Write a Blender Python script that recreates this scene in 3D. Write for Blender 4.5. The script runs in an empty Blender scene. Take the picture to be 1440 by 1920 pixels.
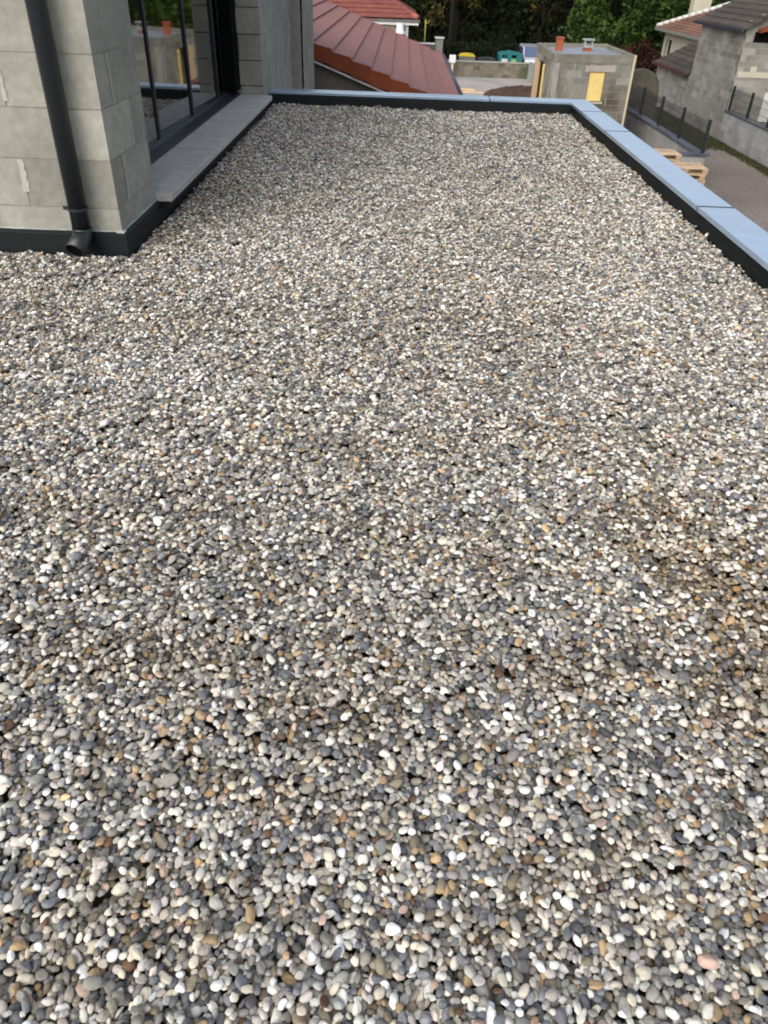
import bpy, math, random
import numpy as np
from mathutils import Matrix, Vector, Euler
random.seed(7)
RNG = np.random.default_rng(11)
SC = bpy.context.scene
COL = SC.collection

# ------------------------------------------------------------------ camera
cam = bpy.data.cameras.new("camera")
cam.sensor_fit = 'VERTICAL'; cam.sensor_height = 24.0; cam.sensor_width = 18.0
cam.lens = 1400.0 / 1920.0 * 24.0
cam.clip_start = 0.02; cam.clip_end = 2000
camo = bpy.data.objects.new("camera", cam); COL.objects.link(camo)
d_ = Vector((38., 1024., -1400.)).normalized()
x_ = Vector((1024., -38., 0.)).normalized()
z_ = x_.cross(d_)
camo.matrix_world = Matrix.Translation((0, 0, 1.4)) @ Matrix((x_, d_, z_)).to_4x4()
SC.camera = camo

# ------------------------------------------------------------------ light
SUN_EL, SUN_AZ = math.radians(38), math.radians(212)      # azimuth from +Y clockwise: behind the camera, to its left
world = bpy.data.worlds.new("World"); SC.world = world; world.use_nodes = True
nt = world.node_tree
bg = nt.nodes['Background']
sky = nt.nodes.new('ShaderNodeTexSky'); sky.sky_type = 'NISHITA'; sky.sun_disc = False
sky.sun_elevation = SUN_EL; sky.sun_rotation = SUN_AZ
sky.air_density = 1.0; sky.dust_density = 3.0; sky.ozone_density = 1.0
hs = nt.nodes.new('ShaderNodeHueSaturation'); hs.inputs['Saturation'].default_value = .55      # thin high cloud
nt.links.new(sky.outputs[0], hs.inputs['Color']); nt.links.new(hs.outputs[0], bg.inputs[0]); bg.inputs[1].default_value = 0.15
sun = bpy.data.lights.new("sun", 'SUN'); sun.energy = 1.5; sun.angle = math.radians(75); sun.color = (1.0, 0.94, 0.84)
suno = bpy.data.objects.new("sun", sun); COL.objects.link(suno)
sd = Vector((math.sin(SUN_AZ) * math.cos(SUN_EL), math.cos(SUN_AZ) * math.cos(SUN_EL), math.sin(SUN_EL)))
suno.rotation_euler = sd.to_track_quat('Z', 'Y').to_euler(); suno.location = (-5, -10, 12)
SC.view_settings.view_transform = 'Standard'; SC.view_settings.look = 'None'
SC.view_settings.exposure = 0.47; SC.view_settings.gamma = 1.0
SC.cycles.max_bounces = 6
SC.cycles.filter_width = 1.9

# ------------------------------------------------------------------ helpers
class MB:
    """collects faces of ONE mesh; each face can carry a tint factor and a hue number"""
    def __init__(s): s.v = []; s.f = []; s.t = []; s.m = []
    def quad(s, pts, tint=1.0, mi=0):
        n = len(s.v); s.v += [tuple(p) for p in pts]; s.f.append(tuple(range(n, n + len(pts)))); s.t.append(tint); s.m.append(mi)
    def box(s, a, b, tint=1.0, mi=0, M=None):
        x0, y0, z0 = a; x1, y1, z1 = b
        if x0 > x1: x0, x1 = x1, x0
        if y0 > y1: y0, y1 = y1, y0
        if z0 > z1: z0, z1 = z1, z0
        P = [(x0,y0,z0),(x1,y0,z0),(x1,y1,z0),(x0,y1,z0),(x0,y0,z1),(x1,y0,z1),(x1,y1,z1),(x0,y1,z1)]
        if M is not None: P = [tuple(M @ Vector(p)) for p in P]
        s.hexa(P, tint, mi)
    def hexa(s, P, tint=1.0, mi=0):
        n = len(s.v); s.v += [tuple(p) for p in P]
        for q in ((0,3,2,1),(4,5,6,7),(0,1,5,4),(1,2,6,5),(2,3,7,6),(3,0,4,7)):
            s.f.append(tuple(n + i for i in q)); s.t.append(tint); s.m.append(mi)
    def tube(s, pts, r, seg=16, caps=True, tint=1.0, mi=0, r1=None):
        pts = [Vector(p) for p in pts]; rings = []
        up = None
        for i, p in enumerate(pts):
            a = pts[max(i-1,0)]; b = pts[min(i+1,len(pts)-1)]
            t = (b - a).normalized()
            if up is None:
                up = Vector((0,0,1)) if abs(t.z) < .9 else Vector((1,0,0))
            u = (up - t * up.dot(t)).normalized(); w = t.cross(u); up = u
            rr = r if r1 is None else r + (r1 - r) * i / (len(pts)-1)
            n = len(s.v)
            for k in range(seg):
                an = 2*math.pi*k/seg
                s.v.append(tuple(p + (u*math.cos(an) + w*math.sin(an))*rr))
            rings.append(n)
        for i in range(len(rings)-1):
            for k in range(seg):
                k2 = (k+1) % seg
                s.f.append((rings[i]+k, rings[i]+k2, rings[i+1]+k2, rings[i+1]+k)); s.t.append(tint); s.m.append(mi)
        if caps:
            s.f.append(tuple(rings[0]+k for k in reversed(range(seg)))); s.t.append(tint); s.m.append(mi)
            s.f.append(tuple(rings[-1]+k for k in range(seg))); s.t.append(tint); s.m.append(mi)
    def prism(s, poly, y0, y1, axis='y', tint=1.0, mi=0):
        """poly: list of (a,b); extruded along axis"""
        def P(a, b, c):
            return {'y': (a, c, b), 'x': (c, a, b), 'z': (a, b, c)}[axis]
        n = len(s.v); k = len(poly)
        s.v += [P(a, b, y0) for a, b in poly] + [P(a, b, y1) for a, b in poly]
        s.f.append(tuple(n+i for i in range(k))); s.f.append(tuple(n+k+i for i in reversed(range(k))))
        s.t += [tint]*2; s.m += [mi]*2
        for i in range(k):
            j = (i+1) % k
            s.f.append((n+j, n+i, n+k+i, n+k+j)); s.t.append(tint); s.m.append(mi)
    def build(s, name, mats, parent=None, smooth=False, bevel=0.0, recalc=True):
        o0 = parent_world(parent) if parent is not None else Vector((0,0,0))
        me = bpy.data.meshes.new(name)
        me.from_pydata([(x-o0.x, y-o0.y, z-o0.z) for x, y, z in s.v], [], s.f)
        if not isinstance(mats, (list, tuple)): mats = [mats]
        for m in mats: me.materials.append(m)
        me.polygons.foreach_set('material_index', s.m)
        at = me.attributes.new('tint', 'FLOAT', 'FACE'); at.data.foreach_set('value', s.t)
        me.polygons.foreach_set('use_smooth', [smooth]*len(s.f))
        me.update()
        if recalc:
            import bmesh
            b = bmesh.new(); b.from_mesh(me); bmesh.ops.recalc_face_normals(b, faces=b.faces); b.to_mesh(me); b.free()
        o = bpy.data.objects.new(name, me); COL.objects.link(o)
        if parent is not None: o.parent = parent
        if bevel > 0:
            md = o.modifiers.new('bevel', 'BEVEL'); md.width = bevel; md.segments = 2; md.limit_method = 'ANGLE'
        if smooth:
            md = None
        return o

def parent_world(p):
    v = Vector((0,0,0))
    while p is not None:
        v += Vector(p.location); p = p.parent
    return v

def tag(o, label, cat, group=None, kind=None):
    if label: o['label'] = label
    if cat: o['category'] = cat
    if group: o['group'] = group
    if kind: o['kind'] = kind
    return o
def thing(name, label, cat, loc, group=None):
    o = bpy.data.objects.new(name, None); COL.objects.link(o); o.location = loc; o.empty_display_size = .2
    return tag(o, label, cat, group)
def copy_tree(o, parent=None):
    c = o.copy(); COL.objects.link(c); c.parent = parent
    for ch in [q for q in bpy.data.objects if q.parent == o]: copy_tree(ch, c)
    return c

def mat(name, color, rough=.8, spec=.4, metal=0.0, var=.15, vscale=6.0, bump=0.0, bscale=80.0, stain=None, stain_scale=1.5, stain_amt=.5, use_tint=True, coat=0.0, trans=0.0, stretch=(1,1,1), bdist=.01):
    m = bpy.data.materials.new(name); m.use_nodes = True
    n = m.node_tree.nodes; L = m.node_tree.links
    b = n['Principled BSDF']
    b.inputs['Roughness'].default_value = rough; b.inputs['Specular IOR Level'].default_value = spec
    b.inputs['Metallic'].default_value = metal; b.inputs['Coat Weight'].default_value = coat
    tc = n.new('ShaderNodeTexCoord'); mp = n.new('ShaderNodeMapping'); mp.inputs['Scale'].default_value = stretch
    L.new(tc.outputs['Object'], mp.inputs['Vector'])
    cur = n.new('ShaderNodeRGB'); cur.outputs[0].default_value = (*color, 1); cur = cur.outputs[0]
    def mul(cur, fac):
        v = n.new('ShaderNodeVectorMath'); v.operation = 'SCALE'; L.new(cur, v.inputs[0]); L.new(fac, v.inputs['Scale']); return v.outputs[0]
    if var > 0:
        for sc_, am in ((vscale, var), (vscale*6.3, var*.7), (vscale*.23, var*.6)):
            t = n.new('ShaderNodeTexNoise'); t.inputs['Scale'].default_value = sc_; t.inputs['Detail'].default_value = 6; L.new(mp.outputs[0], t.inputs['Vector'])
            r = n.new('ShaderNodeMapRange'); r.inputs[1].default_value = .3; r.inputs[2].default_value = .7; r.inputs[3].default_value = 1-am; r.inputs[4].default_value = 1+am
            L.new(t.outputs[0], r.inputs[0]); cur = mul(cur, r.outputs[0])
    if use_tint:
        a = n.new('ShaderNodeAttribute'); a.attribute_name = 'tint'; cur = mul(cur, a.outputs['Fac'])
    if stain is not None:
        t = n.new('ShaderNodeTexNoise'); t.inputs['Scale'].default_value = stain_scale; t.inputs['Detail'].default_value = 8; L.new(mp.outputs[0], t.inputs['Vector'])
        r = n.new('ShaderNodeMapRange'); r.inputs[1].default_value = .5; r.inputs[2].default_value = .68; r.inputs[4].default_value = stain_amt
        L.new(t.outputs[0], r.inputs[0])
        mx = n.new('ShaderNodeMix'); mx.data_type = 'RGBA'; L.new(r.outputs[0], mx.inputs['Factor']); L.new(cur, mx.inputs['A']); mx.inputs['B'].default_value = (*stain, 1); cur = mx.outputs['Result']
    L.new(cur, b.inputs['Base Color'])
    if bump > 0:
        t = n.new('ShaderNodeTexNoise'); t.inputs['Scale'].default_value = bscale; t.inputs['Detail'].default_value = 5; L.new(mp.outputs[0], t.inputs['Vector'])
        bp = n.new('ShaderNodeBump'); bp.inputs['Strength'].default_value = bump; bp.inputs['Distance'].default_value = bdist
        L.new(t.outputs[0], bp.inputs['Height']); L.new(bp.outputs[0], b.inputs['Normal'])
    return m

M = {}
M['block'] = mat('concrete_block', (.288,.284,.248), .95, .2, var=.16, vscale=3.5, bump=.75, bscale=130, bdist=.005)
M['mortar'] = mat('mortar', (.30,.285,.25), .95, .2, var=.12, vscale=12, bump=.6, bscale=90, bdist=.005)
M['smear'] = mat('pale_mortar', (.40,.39,.345), .95, .2, var=.10, vscale=12, bump=.6, bscale=90, bdist=.005)
M['farblock'] = mat('far_block', (.25,.245,.22), .95, .2, var=.12, vscale=1.6, bump=.4, bscale=30, stain=(.10,.085,.07), stain_scale=.9, stain_amt=.55)
M['hutblock'] = mat('hut_block', (.27,.26,.22), .95, .2, var=.14, vscale=1.6, bump=.4, bscale=30, stain=(.09,.065,.05), stain_scale=.6, stain_amt=.95)
M['bluewall'] = mat('plain_block', (.33,.33,.32), .95, .2, var=.10, vscale=1.2, bump=.4, bscale=30, stain=(.15,.15,.15), stain_scale=1.1, stain_amt=.4)
M['oldwall'] = mat('old_stone', (.17,.155,.12), .95, .2, var=.2, vscale=2.2, bump=.5, bscale=20, stain=(.07,.07,.035), stain_scale=.8, stain_amt=.7)
M['farmortar'] = mat('far_mortar', (.30,.29,.26), .95, .2, var=.12, vscale=3)
M['flash'] = mat('dark_upstand', (.007,.010,.011), .6, .22, var=.12, vscale=9, bump=.15, bscale=40)
M['silver'] = mat('sealant', (.42,.46,.46), .35, .6, var=.3, vscale=14)
M['cap'] = mat('blue_grey_cap', (.37,.48,.62), .24, .9, metal=.45, var=.07, vscale=1.2, bump=.02, bscale=5)
M['sill'] = mat('sill_stone', (.47,.455,.43), .75, .35, var=.12, vscale=7, bump=.25, bscale=120, bdist=.003)
M['frame'] = mat('anthracite_frame', (.016,.019,.024), .5, .3, var=.06, vscale=6)
M['pipe'] = mat('anthracite_pipe', (.014,.018,.023), .36, .5, var=.08, vscale=5)
M['black'] = mat('pipe_inside', (.003,.003,.003), .9, .1, var=0)
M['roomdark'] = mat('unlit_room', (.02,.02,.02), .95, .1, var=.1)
M['redtile'] = mat('red_tile', (.27,.112,.095), .62, .4, var=.09, vscale=2.2, bump=.12, bscale=40)
M['terra'] = mat('terracotta_verge', (.20,.048,.018), .8, .3, var=.15, vscale=3)
M['redtile2'] = mat('red_tile_ribbed', (.21,.068,.056), .7, .3, var=.2, vscale=2.5, stretch=(1,3,1))
M['browntile'] = mat('brown_tile', (.19,.105,.075), .85, .2, var=.2, vscale=1.5)
M['darktile'] = mat('dark_tile', (.075,.062,.055), .85, .2, var=.2, vscale=1.5)
M['orange'] = mat('orange_clay', (.33,.090,.042), .8, .3, var=.12, vscale=5)
M['gutter'] = mat('dark_gutter', (.03,.035,.05), .4, .5, var=.1)
M['white'] = mat('white_paint', (.72,.73,.75), .5, .4, var=.04, vscale=3)
M['cream'] = mat('cream_render', (.46,.43,.34), .9, .2, var=.07, vscale=1.5)
M['dimwall'] = mat('grey_render', (.13,.115,.11), .95, .2, var=.15, vscale=1.5)
M['render'] = mat('house_render', (.288,.284,.248), .95, .2, var=.1, vscale=1.5)
M['yellow'] = mat('yellow_board', (.80,.60,.22), .8, .3, var=.07, vscale=4)
M['wood'] = mat('raw_timber', (.62,.44,.26), .8, .3, var=.12, vscale=5, stretch=(1,1,.3))
M['pallet'] = mat('pallet_wood', (.47,.35,.23), .8, .3, var=.16, vscale=6)
M['creampole'] = mat('cream_batten', (.58,.52,.37), .7, .3, var=.06)
M['hutroof'] = mat('hut_roof_membrane', (.25,.27,.31), .55, .5, var=.16, vscale=1.2, stain=(.12,.13,.15), stain_scale=1.0, stain_amt=.6)
M['asphalt'] = None
M['teal'] = mat('teal_plastic', (.02,.17,.18), .5, .4, var=.06, vscale=3)
M['lidyellow'] = mat('yellow_lid', (.72,.56,.05), .5, .4, var=.05)
M['binbody'] = mat('bin_grey', (.20,.20,.19), .6, .4, var=.06)
M['darkbin'] = mat('dark_bin', (.045,.05,.055), .6, .4, var=.06)
M['carwhite'] = mat('car_paint', (.68,.71,.78), .25, .6, var=0, coat=.6)
M['carglass'] = mat('car_glass', (.10,.14,.24), .08, .8, var=0)
M['rubber'] = mat('tyre', (.02,.02,.02), .8, .3, var=.1)
M['lamp'] = mat('headlight', (.6,.6,.6), .1, .8, var=0)
M['greenlabel'] = mat('green_label', (.28,.52,.13), .6, .3, var=.05)
M['bark'] = mat('bark', (.013,.011,.008), .95, .2, var=.25, vscale=3, stretch=(1,1,.25), bump=.5, bscale=20)
M['post'] = mat('black_steel', (.012,.014,.018), .45, .5, var=.05)
M['coping'] = mat('slate_coping', (.075,.085,.11), .45, .5, var=.3, vscale=1.5)
M['dirt'] = mat('brown_dirt', (.085,.055,.042), .98, .1, var=.3, vscale=3, bump=.8, bscale=12, bdist=.05)
M['lightline'] = mat('pale_strip', (.55,.55,.52), .6, .4, var=.1)
M['yellowpost'] = mat('yellow_post', (.30,.26,.07), .6, .3, var=.1)

def leafmat(name, c0, c1, c2):
    m = bpy.data.materials.new(name); m.use_nodes = True
    n = m.node_tree.nodes; L = m.node_tree.links; b = n['Principled BSDF']
    a = n.new('ShaderNodeAttribute'); a.attribute_name = 'tint'
    r = n.new('ShaderNodeValToRGB'); e = r.color_ramp.elements
    e[0].position = 0; e[0].color = (*c0, 1); e[1].position = 1; e[1].color = (*c2, 1)
    k = e.new(.5); k.color = (*c1, 1)
    L.new(a.outputs['Fac'], r.inputs[0]); L.new(r.outputs[0], b.inputs['Base Color'])
    b.inputs['Roughness'].default_value = .7; b.inputs['Specular IOR Level'].default_value = .25
    return m
M['leafdark'] = leafmat('dark_leaf', (.006,.011,.004), (.014,.023,.006), (.042,.040,.010))
M['leafgreen'] = leafmat('green_leaf', (.013,.030,.004), (.030,.060,.008), (.060,.100,.014))
M['leafyellow'] = leafmat('yellowing_leaf', (.024,.028,.006), (.060,.052,.010), (.14,.095,.014))
M['leafred'] = leafmat('red_leaf', (.014,.006,.005), (.034,.010,.008), (.075,.016,.011))
M['leafhedge'] = leafmat('hedge_leaf', (.004,.011,.004), (.009,.018,.006), (.017,.028,.009))
M['grassleaf'] = leafmat('grass_blade', (.028,.033,.012), (.045,.052,.020), (.08,.08,.036))

# glass: real mirror-like window pane over an unlit room
g = bpy.data.materials.new('window_glass'); g.use_nodes = True
b = g.node_tree.nodes['Principled BSDF']
b.inputs['Base Color'].default_value = (.80,.84,.82,1); b.inputs['Roughness'].default_value = .015
b.inputs['Transmission Weight'].default_value = 1.0; b.inputs['IOR'].default_value = 2.3
M['glass'] = g

# ------------------------------------------------------------------ block masonry
def block_wall(mb, p0, p1, z0, z1, thick, course=.25, blen=.5, offset=0.0, zoff=0.0, hole=None, joint=.008, tj=.12, depthj=.0015, mort_mi=1, smear_mi=None, smear=.3, face=-1, top=None):
    """blocks as separate boxes of one mesh, laid in running bond along p0->p1; the outer face is on the left (face=+1) or right (-1)."""
    p0 = Vector((p0[0], p0[1], 0)); p1 = Vector((p1[0], p1[1], 0))
    d = (p1 - p0); ln = d.length; d.normalize()
    nrm = Vector((-d.y, d.x, 0)) * face                  # outward
    def put(s0, s1, a, b, out, inn, tint, mi):
        if s1 - s0 < .004 or b - a < .004: return
        A = p0 + d*s0 + nrm*out; B = p0 + d*s1 + nrm*out; Cc = p0 + d*s1 - nrm*inn; D = p0 + d*s0 - nrm*inn
        mb.hexa([(A.x,A.y,a),(B.x,B.y,a),(Cc.x,Cc.y,a),(D.x,D.y,a),(A.x,A.y,b),(B.x,B.y,b),(Cc.x,Cc.y,b),(D.x,D.y,b)], tint, mi)
    # mortar core with the hole cut out
    segs = [(0, ln, z0, z1)]
    if hole:
        h0, h1, hz0, hz1 = hole
        segs = [(0, h0, z0, z1), (h1, ln, z0, z1), (h0, h1, z0, hz0), (h0, h1, hz1, z1)]
    for (a, b_, c, e) in segs: put(a, b_, c, e, -.003, thick, 1.0, mort_mi)
    k0 = math.floor((z0 - zoff)/course); k1 = math.ceil((z1 - zoff)/course)
    for k in range(k0, k1):
        za = max(z0, zoff + k*course + joint/2); zb = min(z1, zoff + (k+1)*course - joint/2)
        s = offset - (blen/2 if k % 2 else 0) - blen
        while s < ln:
            a = max(0, s + joint/2); b_ = min(ln, s + blen - joint/2)
            if b_ > a + .01 and zb > za + .01:
                tint = 1 + random.gauss(0, tj); tint = max(.6, min(1.45, tint)); dj = random.uniform(-depthj, depthj)
                rects = [(a, b_, za, zb)]
                if hole:
                    out = []
                    if not (b_ <= h0 or a >= h1 or zb <= hz0 or za >= hz1):
                        if a < h0: out.append((a, h0, za, zb))
                        if b_ > h1: out.append((h1, b_, za, zb))
                        ia, ib = max(a,h0), min(b_,h1)
                        if za < hz0: out.append((ia, ib, za, hz0))
                        if zb > hz1: out.append((ia, ib, hz1, zb))
                        rects = out
                for (q0, q1, q2, q3) in rects: put(q0, q1, q2, q3, dj, .03, tint, 0)
                if smear_mi is not None and random.random() < smear and b_ < ln - .03 and not (hole and h0-.05 < b_ < h1+.05):
                    w = random.uniform(.010, .022); sh = random.uniform(-.01,.01)
                    n = 7; pts = []
                    zz = [za + (zb-za)*i/(n-1) for i in range(n)]
                    L_ = [(b_ + sh - w*random.uniform(.4,1.1), z) for z in zz]; R_ = [(b_ + sh + w*random.uniform(.4,1.1), z) for z in zz]
                    for i in range(n-1):
                        q = [(L_[i]), (R_[i]), (R_[i+1]), (L_[i+1])]
                        P = [p0 + d*s_ + nrm*.0035 for s_, z in q]
                        mb.quad([(P[j].x, P[j].y, q[j][1]) for j in range(4)], random.uniform(.85,1.12), smear_mi)
            s += blen

# ------------------------------------------------------------------ ground
ZG = -3.6
gm = bpy.data.materials.new('ground_mix'); gm.use_nodes = True
n = gm.node_tree.nodes; L = gm.node_tree.links; b = n['Principled BSDF']; b.inputs['Roughness'].default_value = .95; b.inputs['Specular IOR Level'].default_value = .2
tc = n.new('ShaderNodeTexCoord')
t1 = n.new('ShaderNodeTexNoise'); t1.inputs['Scale'].default_value = .35; t1.inputs['Detail'].default_value = 8; L.new(tc.outputs['Object'], t1.inputs['Vector'])
r1 = n.new('ShaderNodeValToRGB'); r1.color_ramp.elements[0].position = .35; r1.color_ramp.elements[0].color = (.155,.134,.117,1); r1.color_ramp.elements[1].position = .7; r1.color_ramp.elements[1].color = (.225,.197,.175,1)
L.new(t1.outputs[0], r1.inputs[0])
t2 = n.new('ShaderNodeTexNoise'); t2.inputs['Scale'].default_value = 14; t2.inputs['Detail'].default_value = 6; L.new(tc.outputs['Object'], t2.inputs['Vector'])
mr = n.new('ShaderNodeMapRange'); mr.inputs[1].default_value = .3; mr.inputs[2].default_value = .7; mr.inputs[3].default_value = .75; mr.inputs[4].default_value = 1.25; L.new(t2.outputs[0], mr.inputs[0])
vs = n.new('ShaderNodeVectorMath'); vs.operation = 'SCALE'; L.new(r1.outputs[0], vs.inputs[0]); L.new(mr.outputs[0], vs.inputs['Scale']); L.new(vs.outputs[0], b.inputs['Base Color'])
bp = n.new('ShaderNodeBump'); bp.inputs['Strength'].default_value = .5; bp.inputs['Distance'].default_value = .02; L.new(t2.outputs[0], bp.inputs['Height']); L.new(bp.outputs[0], b.inputs['Normal'])
mb = MB()
ys = [-300, 49.25, 49.30, 400]; zs = [ZG, ZG, -4.2, -4.2]
for i in range(3): mb.quad([(-300,ys[i],zs[i]),(300,ys[i],zs[i]),(300,ys[i+1],zs[i+1]),(-300,ys[i+1],zs[i+1])])
tag(mb.build('ground', gm), None, None, kind='structure')
M['yard'] = mat('pale_yard', (.36,.335,.325), .9, .3, var=.13, vscale=.9, bump=.3, bscale=15, stain=(.22,.20,.19), stain_scale=.35, stain_amt=.7)
mb = MB(); mb.prism([(1.6,36),(9.5,36),(9.5,49.0),(1.6,49.0)], ZG+.004, ZG+.012, 'z')
tag(mb.build('yard_paving', M['yard']), None, None, kind='structure')
M['road'] = mat('road_asphalt', (.055,.055,.055), .9, .3, var=.12, vscale=1.0)
mb = MB(); mb.prism([(-60,49.7),(60,49.7),(60,57.2),(-60,57.2)], -4.196, -4.188, 'z')
tag(mb.build('road', M['road']), None, None, kind='structure')

# ------------------------------------------------------------------ the house with the gravel roof
H = thing('block_house', 'grey concrete block house with gravel flat roof and blue grey capped parapet', 'house', (0, 4, ZG))
XW = -1.57; YF = 4.40
# near walls: bonded corner
mb = MB()
CO, ZO, J = .25, .237, .008
def bx(a, b_, tint=None, mi=0):
    mb.box(a, b_, tint if tint is not None else max(.75, 1 + random.gauss(0,.07)), mi)
mb.box((-7, YF+.004, .02), (XW-.003, YF+.2, 2.9), 1, 1)            # mortar core, front
mb.box((XW-.2, YF+.2, .02), (XW-.003, 5.13, 2.9), 1, 1)
for k in range(-1, 11):
    za = max(.02, ZO + k*CO + J/2); zb = ZO + (k+1)*CO - J/2
    odd = (k % 2 == 0)                    # rows .237-.487, .737-.987: stretcher on the front
    x1 = XW if odd else XW - .2 - J
    x = x1; first = True
    while x > -7:
        x0 = x - .5 + J
        bx((x0, YF + random.uniform(-.0012,.0012), za), (x, YF+.05 if not first else YF+.2, zb)); first = False
        # pale mortar squeezed out of the upright joint
        if True:
            n_ = 10; base = random.uniform(.008,.019); f0 = random.randint(0,3); f1 = random.randint(7,10)
            wl = [x0 - J/2 - base*random.uniform(.6,1.3) for _ in range(n_+1)]; wr = [x0 - J/2 + base*random.uniform(.6,1.3) for _ in range(n_+1)]
            for i in range(f0, f1):
                h0 = za + (zb-za)*i/n_; h1 = za + (zb-za)*(i+1)/n_
                mb.quad([(wl[i], YF-.0042, h0), (wr[i], YF-.0042, h0), (wr[i+1], YF-.0042, h1), (wl[i+1], YF-.0042, h1)], 1.0, 2)
        x = x0 - J
    y0 = YF + .2 + J if odd else YF
    y = y0; first = True
    while y < 5.12:
        y1 = min(5.13, y + (.5 if not (first and not odd) else .5) - J)
        bx((XW - (.05 if y > YF+.1 else .2), y, za), (XW + random.uniform(-.0012,.0012), y1, zb))
        first = False; y = y1 + J
    if odd:
        yj = YF + .2 + J/2
        n_ = 8; w0 = [yj - random.uniform(.004,.016) for _ in range(n_+1)]; w1 = [yj + random.uniform(.010,.034) for _ in range(n_+1)]
        for i in range(n_):
            h0 = za + (zb-za)*i/n_; h1 = za + (zb-za)*(i+1)/n_
            mb.quad([(XW+.003, w0[i], h0), (XW+.003, w1[i], h0), (XW+.003, w1[i+1], h1), (XW+.003, w0[i+1], h1)], 1.0, 2)
mb.build('front_corner_wall', [M['block'], M['mortar'], M['smear']], H, bevel=.0)
# far pillars beyond the windows
mb = MB()
block_wall(mb, (XW, 9.77), (XW, 12.43), -.6, 2.9, .42, course=.25, zoff=ZO, offset=.1, face=-1, mort_mi=1, smear_mi=2, smear=.45, tj=.05)
block_wall(mb, (XW, 14.0), (XW, 15.72), ZG, 2.9, .42, course=.25, zoff=ZO, offset=.3, face=-1, mort_mi=1, smear_mi=2, smear=.3, tj=.05)
block_wall(mb, (XW, 10.47), (XW, 14.0), ZG, -.6, .42, course=.25, zoff=ZO, offset=.3, face=-1, mort_mi=1, smear_mi=2, smear=.3, tj=.05)
block_wall(mb, (XW-.42, 9.767), (XW-.003, 9.767), -.3, 2.9, .02, course=.25, zoff=ZO, offset=.42, face=-1, mort_mi=1, tj=.05)
mb.build('side_wall', [M['block'], M['mortar'], M['smear']], H)
mb = MB()
mb.box((-7, 15.5, ZG), (XW-.42, 15.72, 2.9)); mb.box((-7, YF+.2, ZG), (-6.8, 15.5, 2.9))
mb.box((XW-.42, 5.13, 2.25), (XW, 9.77, 2.9)); mb.box((XW-.42, 12.43, 2.25), (XW, 14.0, 2.9))
mb.build('wall', M['render'], H)
mb = MB(); mb.box((-7.1, 4.3, 2.9), (XW+.1, 15.82, 3.1)); mb.build('upper_roof', M['flash'], H)
# ground-floor body below the roof deck
mb = MB(); mb.box((-7, -4.0, ZG), (2.27, 10.42, -.30)); mb.build('ground_floor_wall', M['render'], H)
mb = MB(); mb.box((-6.9, -3.9, -.295), (2.20, 10.36, -.055)); mb.build('roof_deck', M['flash'], H)
# parapet upstand (dark), right and far
mb = MB()
mb.prism([(2.085,-.05),(2.085,.105),(2.26,.105),(2.26,-.295),(2.205,-.295),(2.205,-.05)], -4.0, 10.20, 'y')
mb.prism([(10.20,-.05),(10.20,.103),(10.42,.103),(10.42,-.29),(10.37,-.29),(10.37,-.05)], -1.585, 2.26, 'x')
mb.build('parapet', M['flash'], H, bevel=.004)
# outside face of the parapet walls, pale render
mb = MB(); mb.box((2.262, -4, -.30), (2.275, 10.43, .10)); mb.box((-1.56, 10.422, -.30), (2.262, 10.435, .10)); mb.build('parapet_outer_face', M['render'], H)
# caps
def cap_piece(poly, name='parapet_cap'):
    m_ = MB(); m_.prism(poly, .108, .140, 'z'); return m_.build(name, M['cap'], H, bevel=.004)
seams = [10.225, 8.265, 5.375, 2.48, -.42, -3.3]
g_ = .006
# corner piece: L shape reaching 1 m along both sides
m_ = MB(); m_.prism([(1.10,10.225),(2.055,10.225),(2.055,9.515),(2.305,9.515),(2.305,10.475),(1.10,10.475)], .108, .140, 'z'); m_.build('parapet_cap', M['cap'], H, bevel=.004)
cap_piece([(2.055, 8.265+g_),(2.305,8.265+g_),(2.305,9.515-g_),(2.055,9.515-g_)])
for a, b_ in ((5.375, 8.265), (2.48, 5.375), (-.42, 2.48), (-3.3, -.42)):
    cap_piece([(2.055,a+g_),(2.305,a+g_),(2.305,b_-g_),(2.055,b_-g_)])
cap_piece([(-1.565,10.225),(1.10-2*g_,10.225),(1.10-2*g_,10.475),(-1.565,10.475)])
for y in (9.515, 8.265, 5.375, 2.48, -.42):                       # the dark seam clip under each joint
    m_ = MB(); m_.box((2.056, y-.011, .109), (2.304, y+.011, .1412)); m_.build('cap_joint', M['flash'], H)
# dark flashing at the foot of the block walls, with a pale sealed top edge
mb = MB()
def flash_run(a, b_, axis):
    pass
t_ = .028
mb.prism([(YF,.0-.05),(YF-t_,-.05),(YF-t_,.098),(YF-.006,.112),(YF,.112)], -7, XW+t_, 'x')
mb.prism([(XW,-.05),(XW+t_,-.05),(XW+t_,.098),(XW+.006,.112),(XW,.112)], YF, 10.20, 'y')
mb.build('wall_flashing', M['flash'], H, bevel=.002)
mb = MB()
x = -7.0
while x < XW:
    l = random.uniform(.05,.3); mb.box((x, YF-random.uniform(.003,.009), .1115), (min(x+l, XW), YF+.0, .1125 + random.uniform(0,.005))); x += l
y = YF
while y < 5.1:
    l = random.uniform(.05,.2); mb.box((XW, y, .1115), (XW+.0085, min(y+l,5.12), .1135 + random.uniform(.001,.006))); y += l
mb.box((XW-.03, YF-.014, .108), (XW+.016, YF+.03, .119))
mb.build('sealant_bead', M['silver'], H, bevel=.001)
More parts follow.
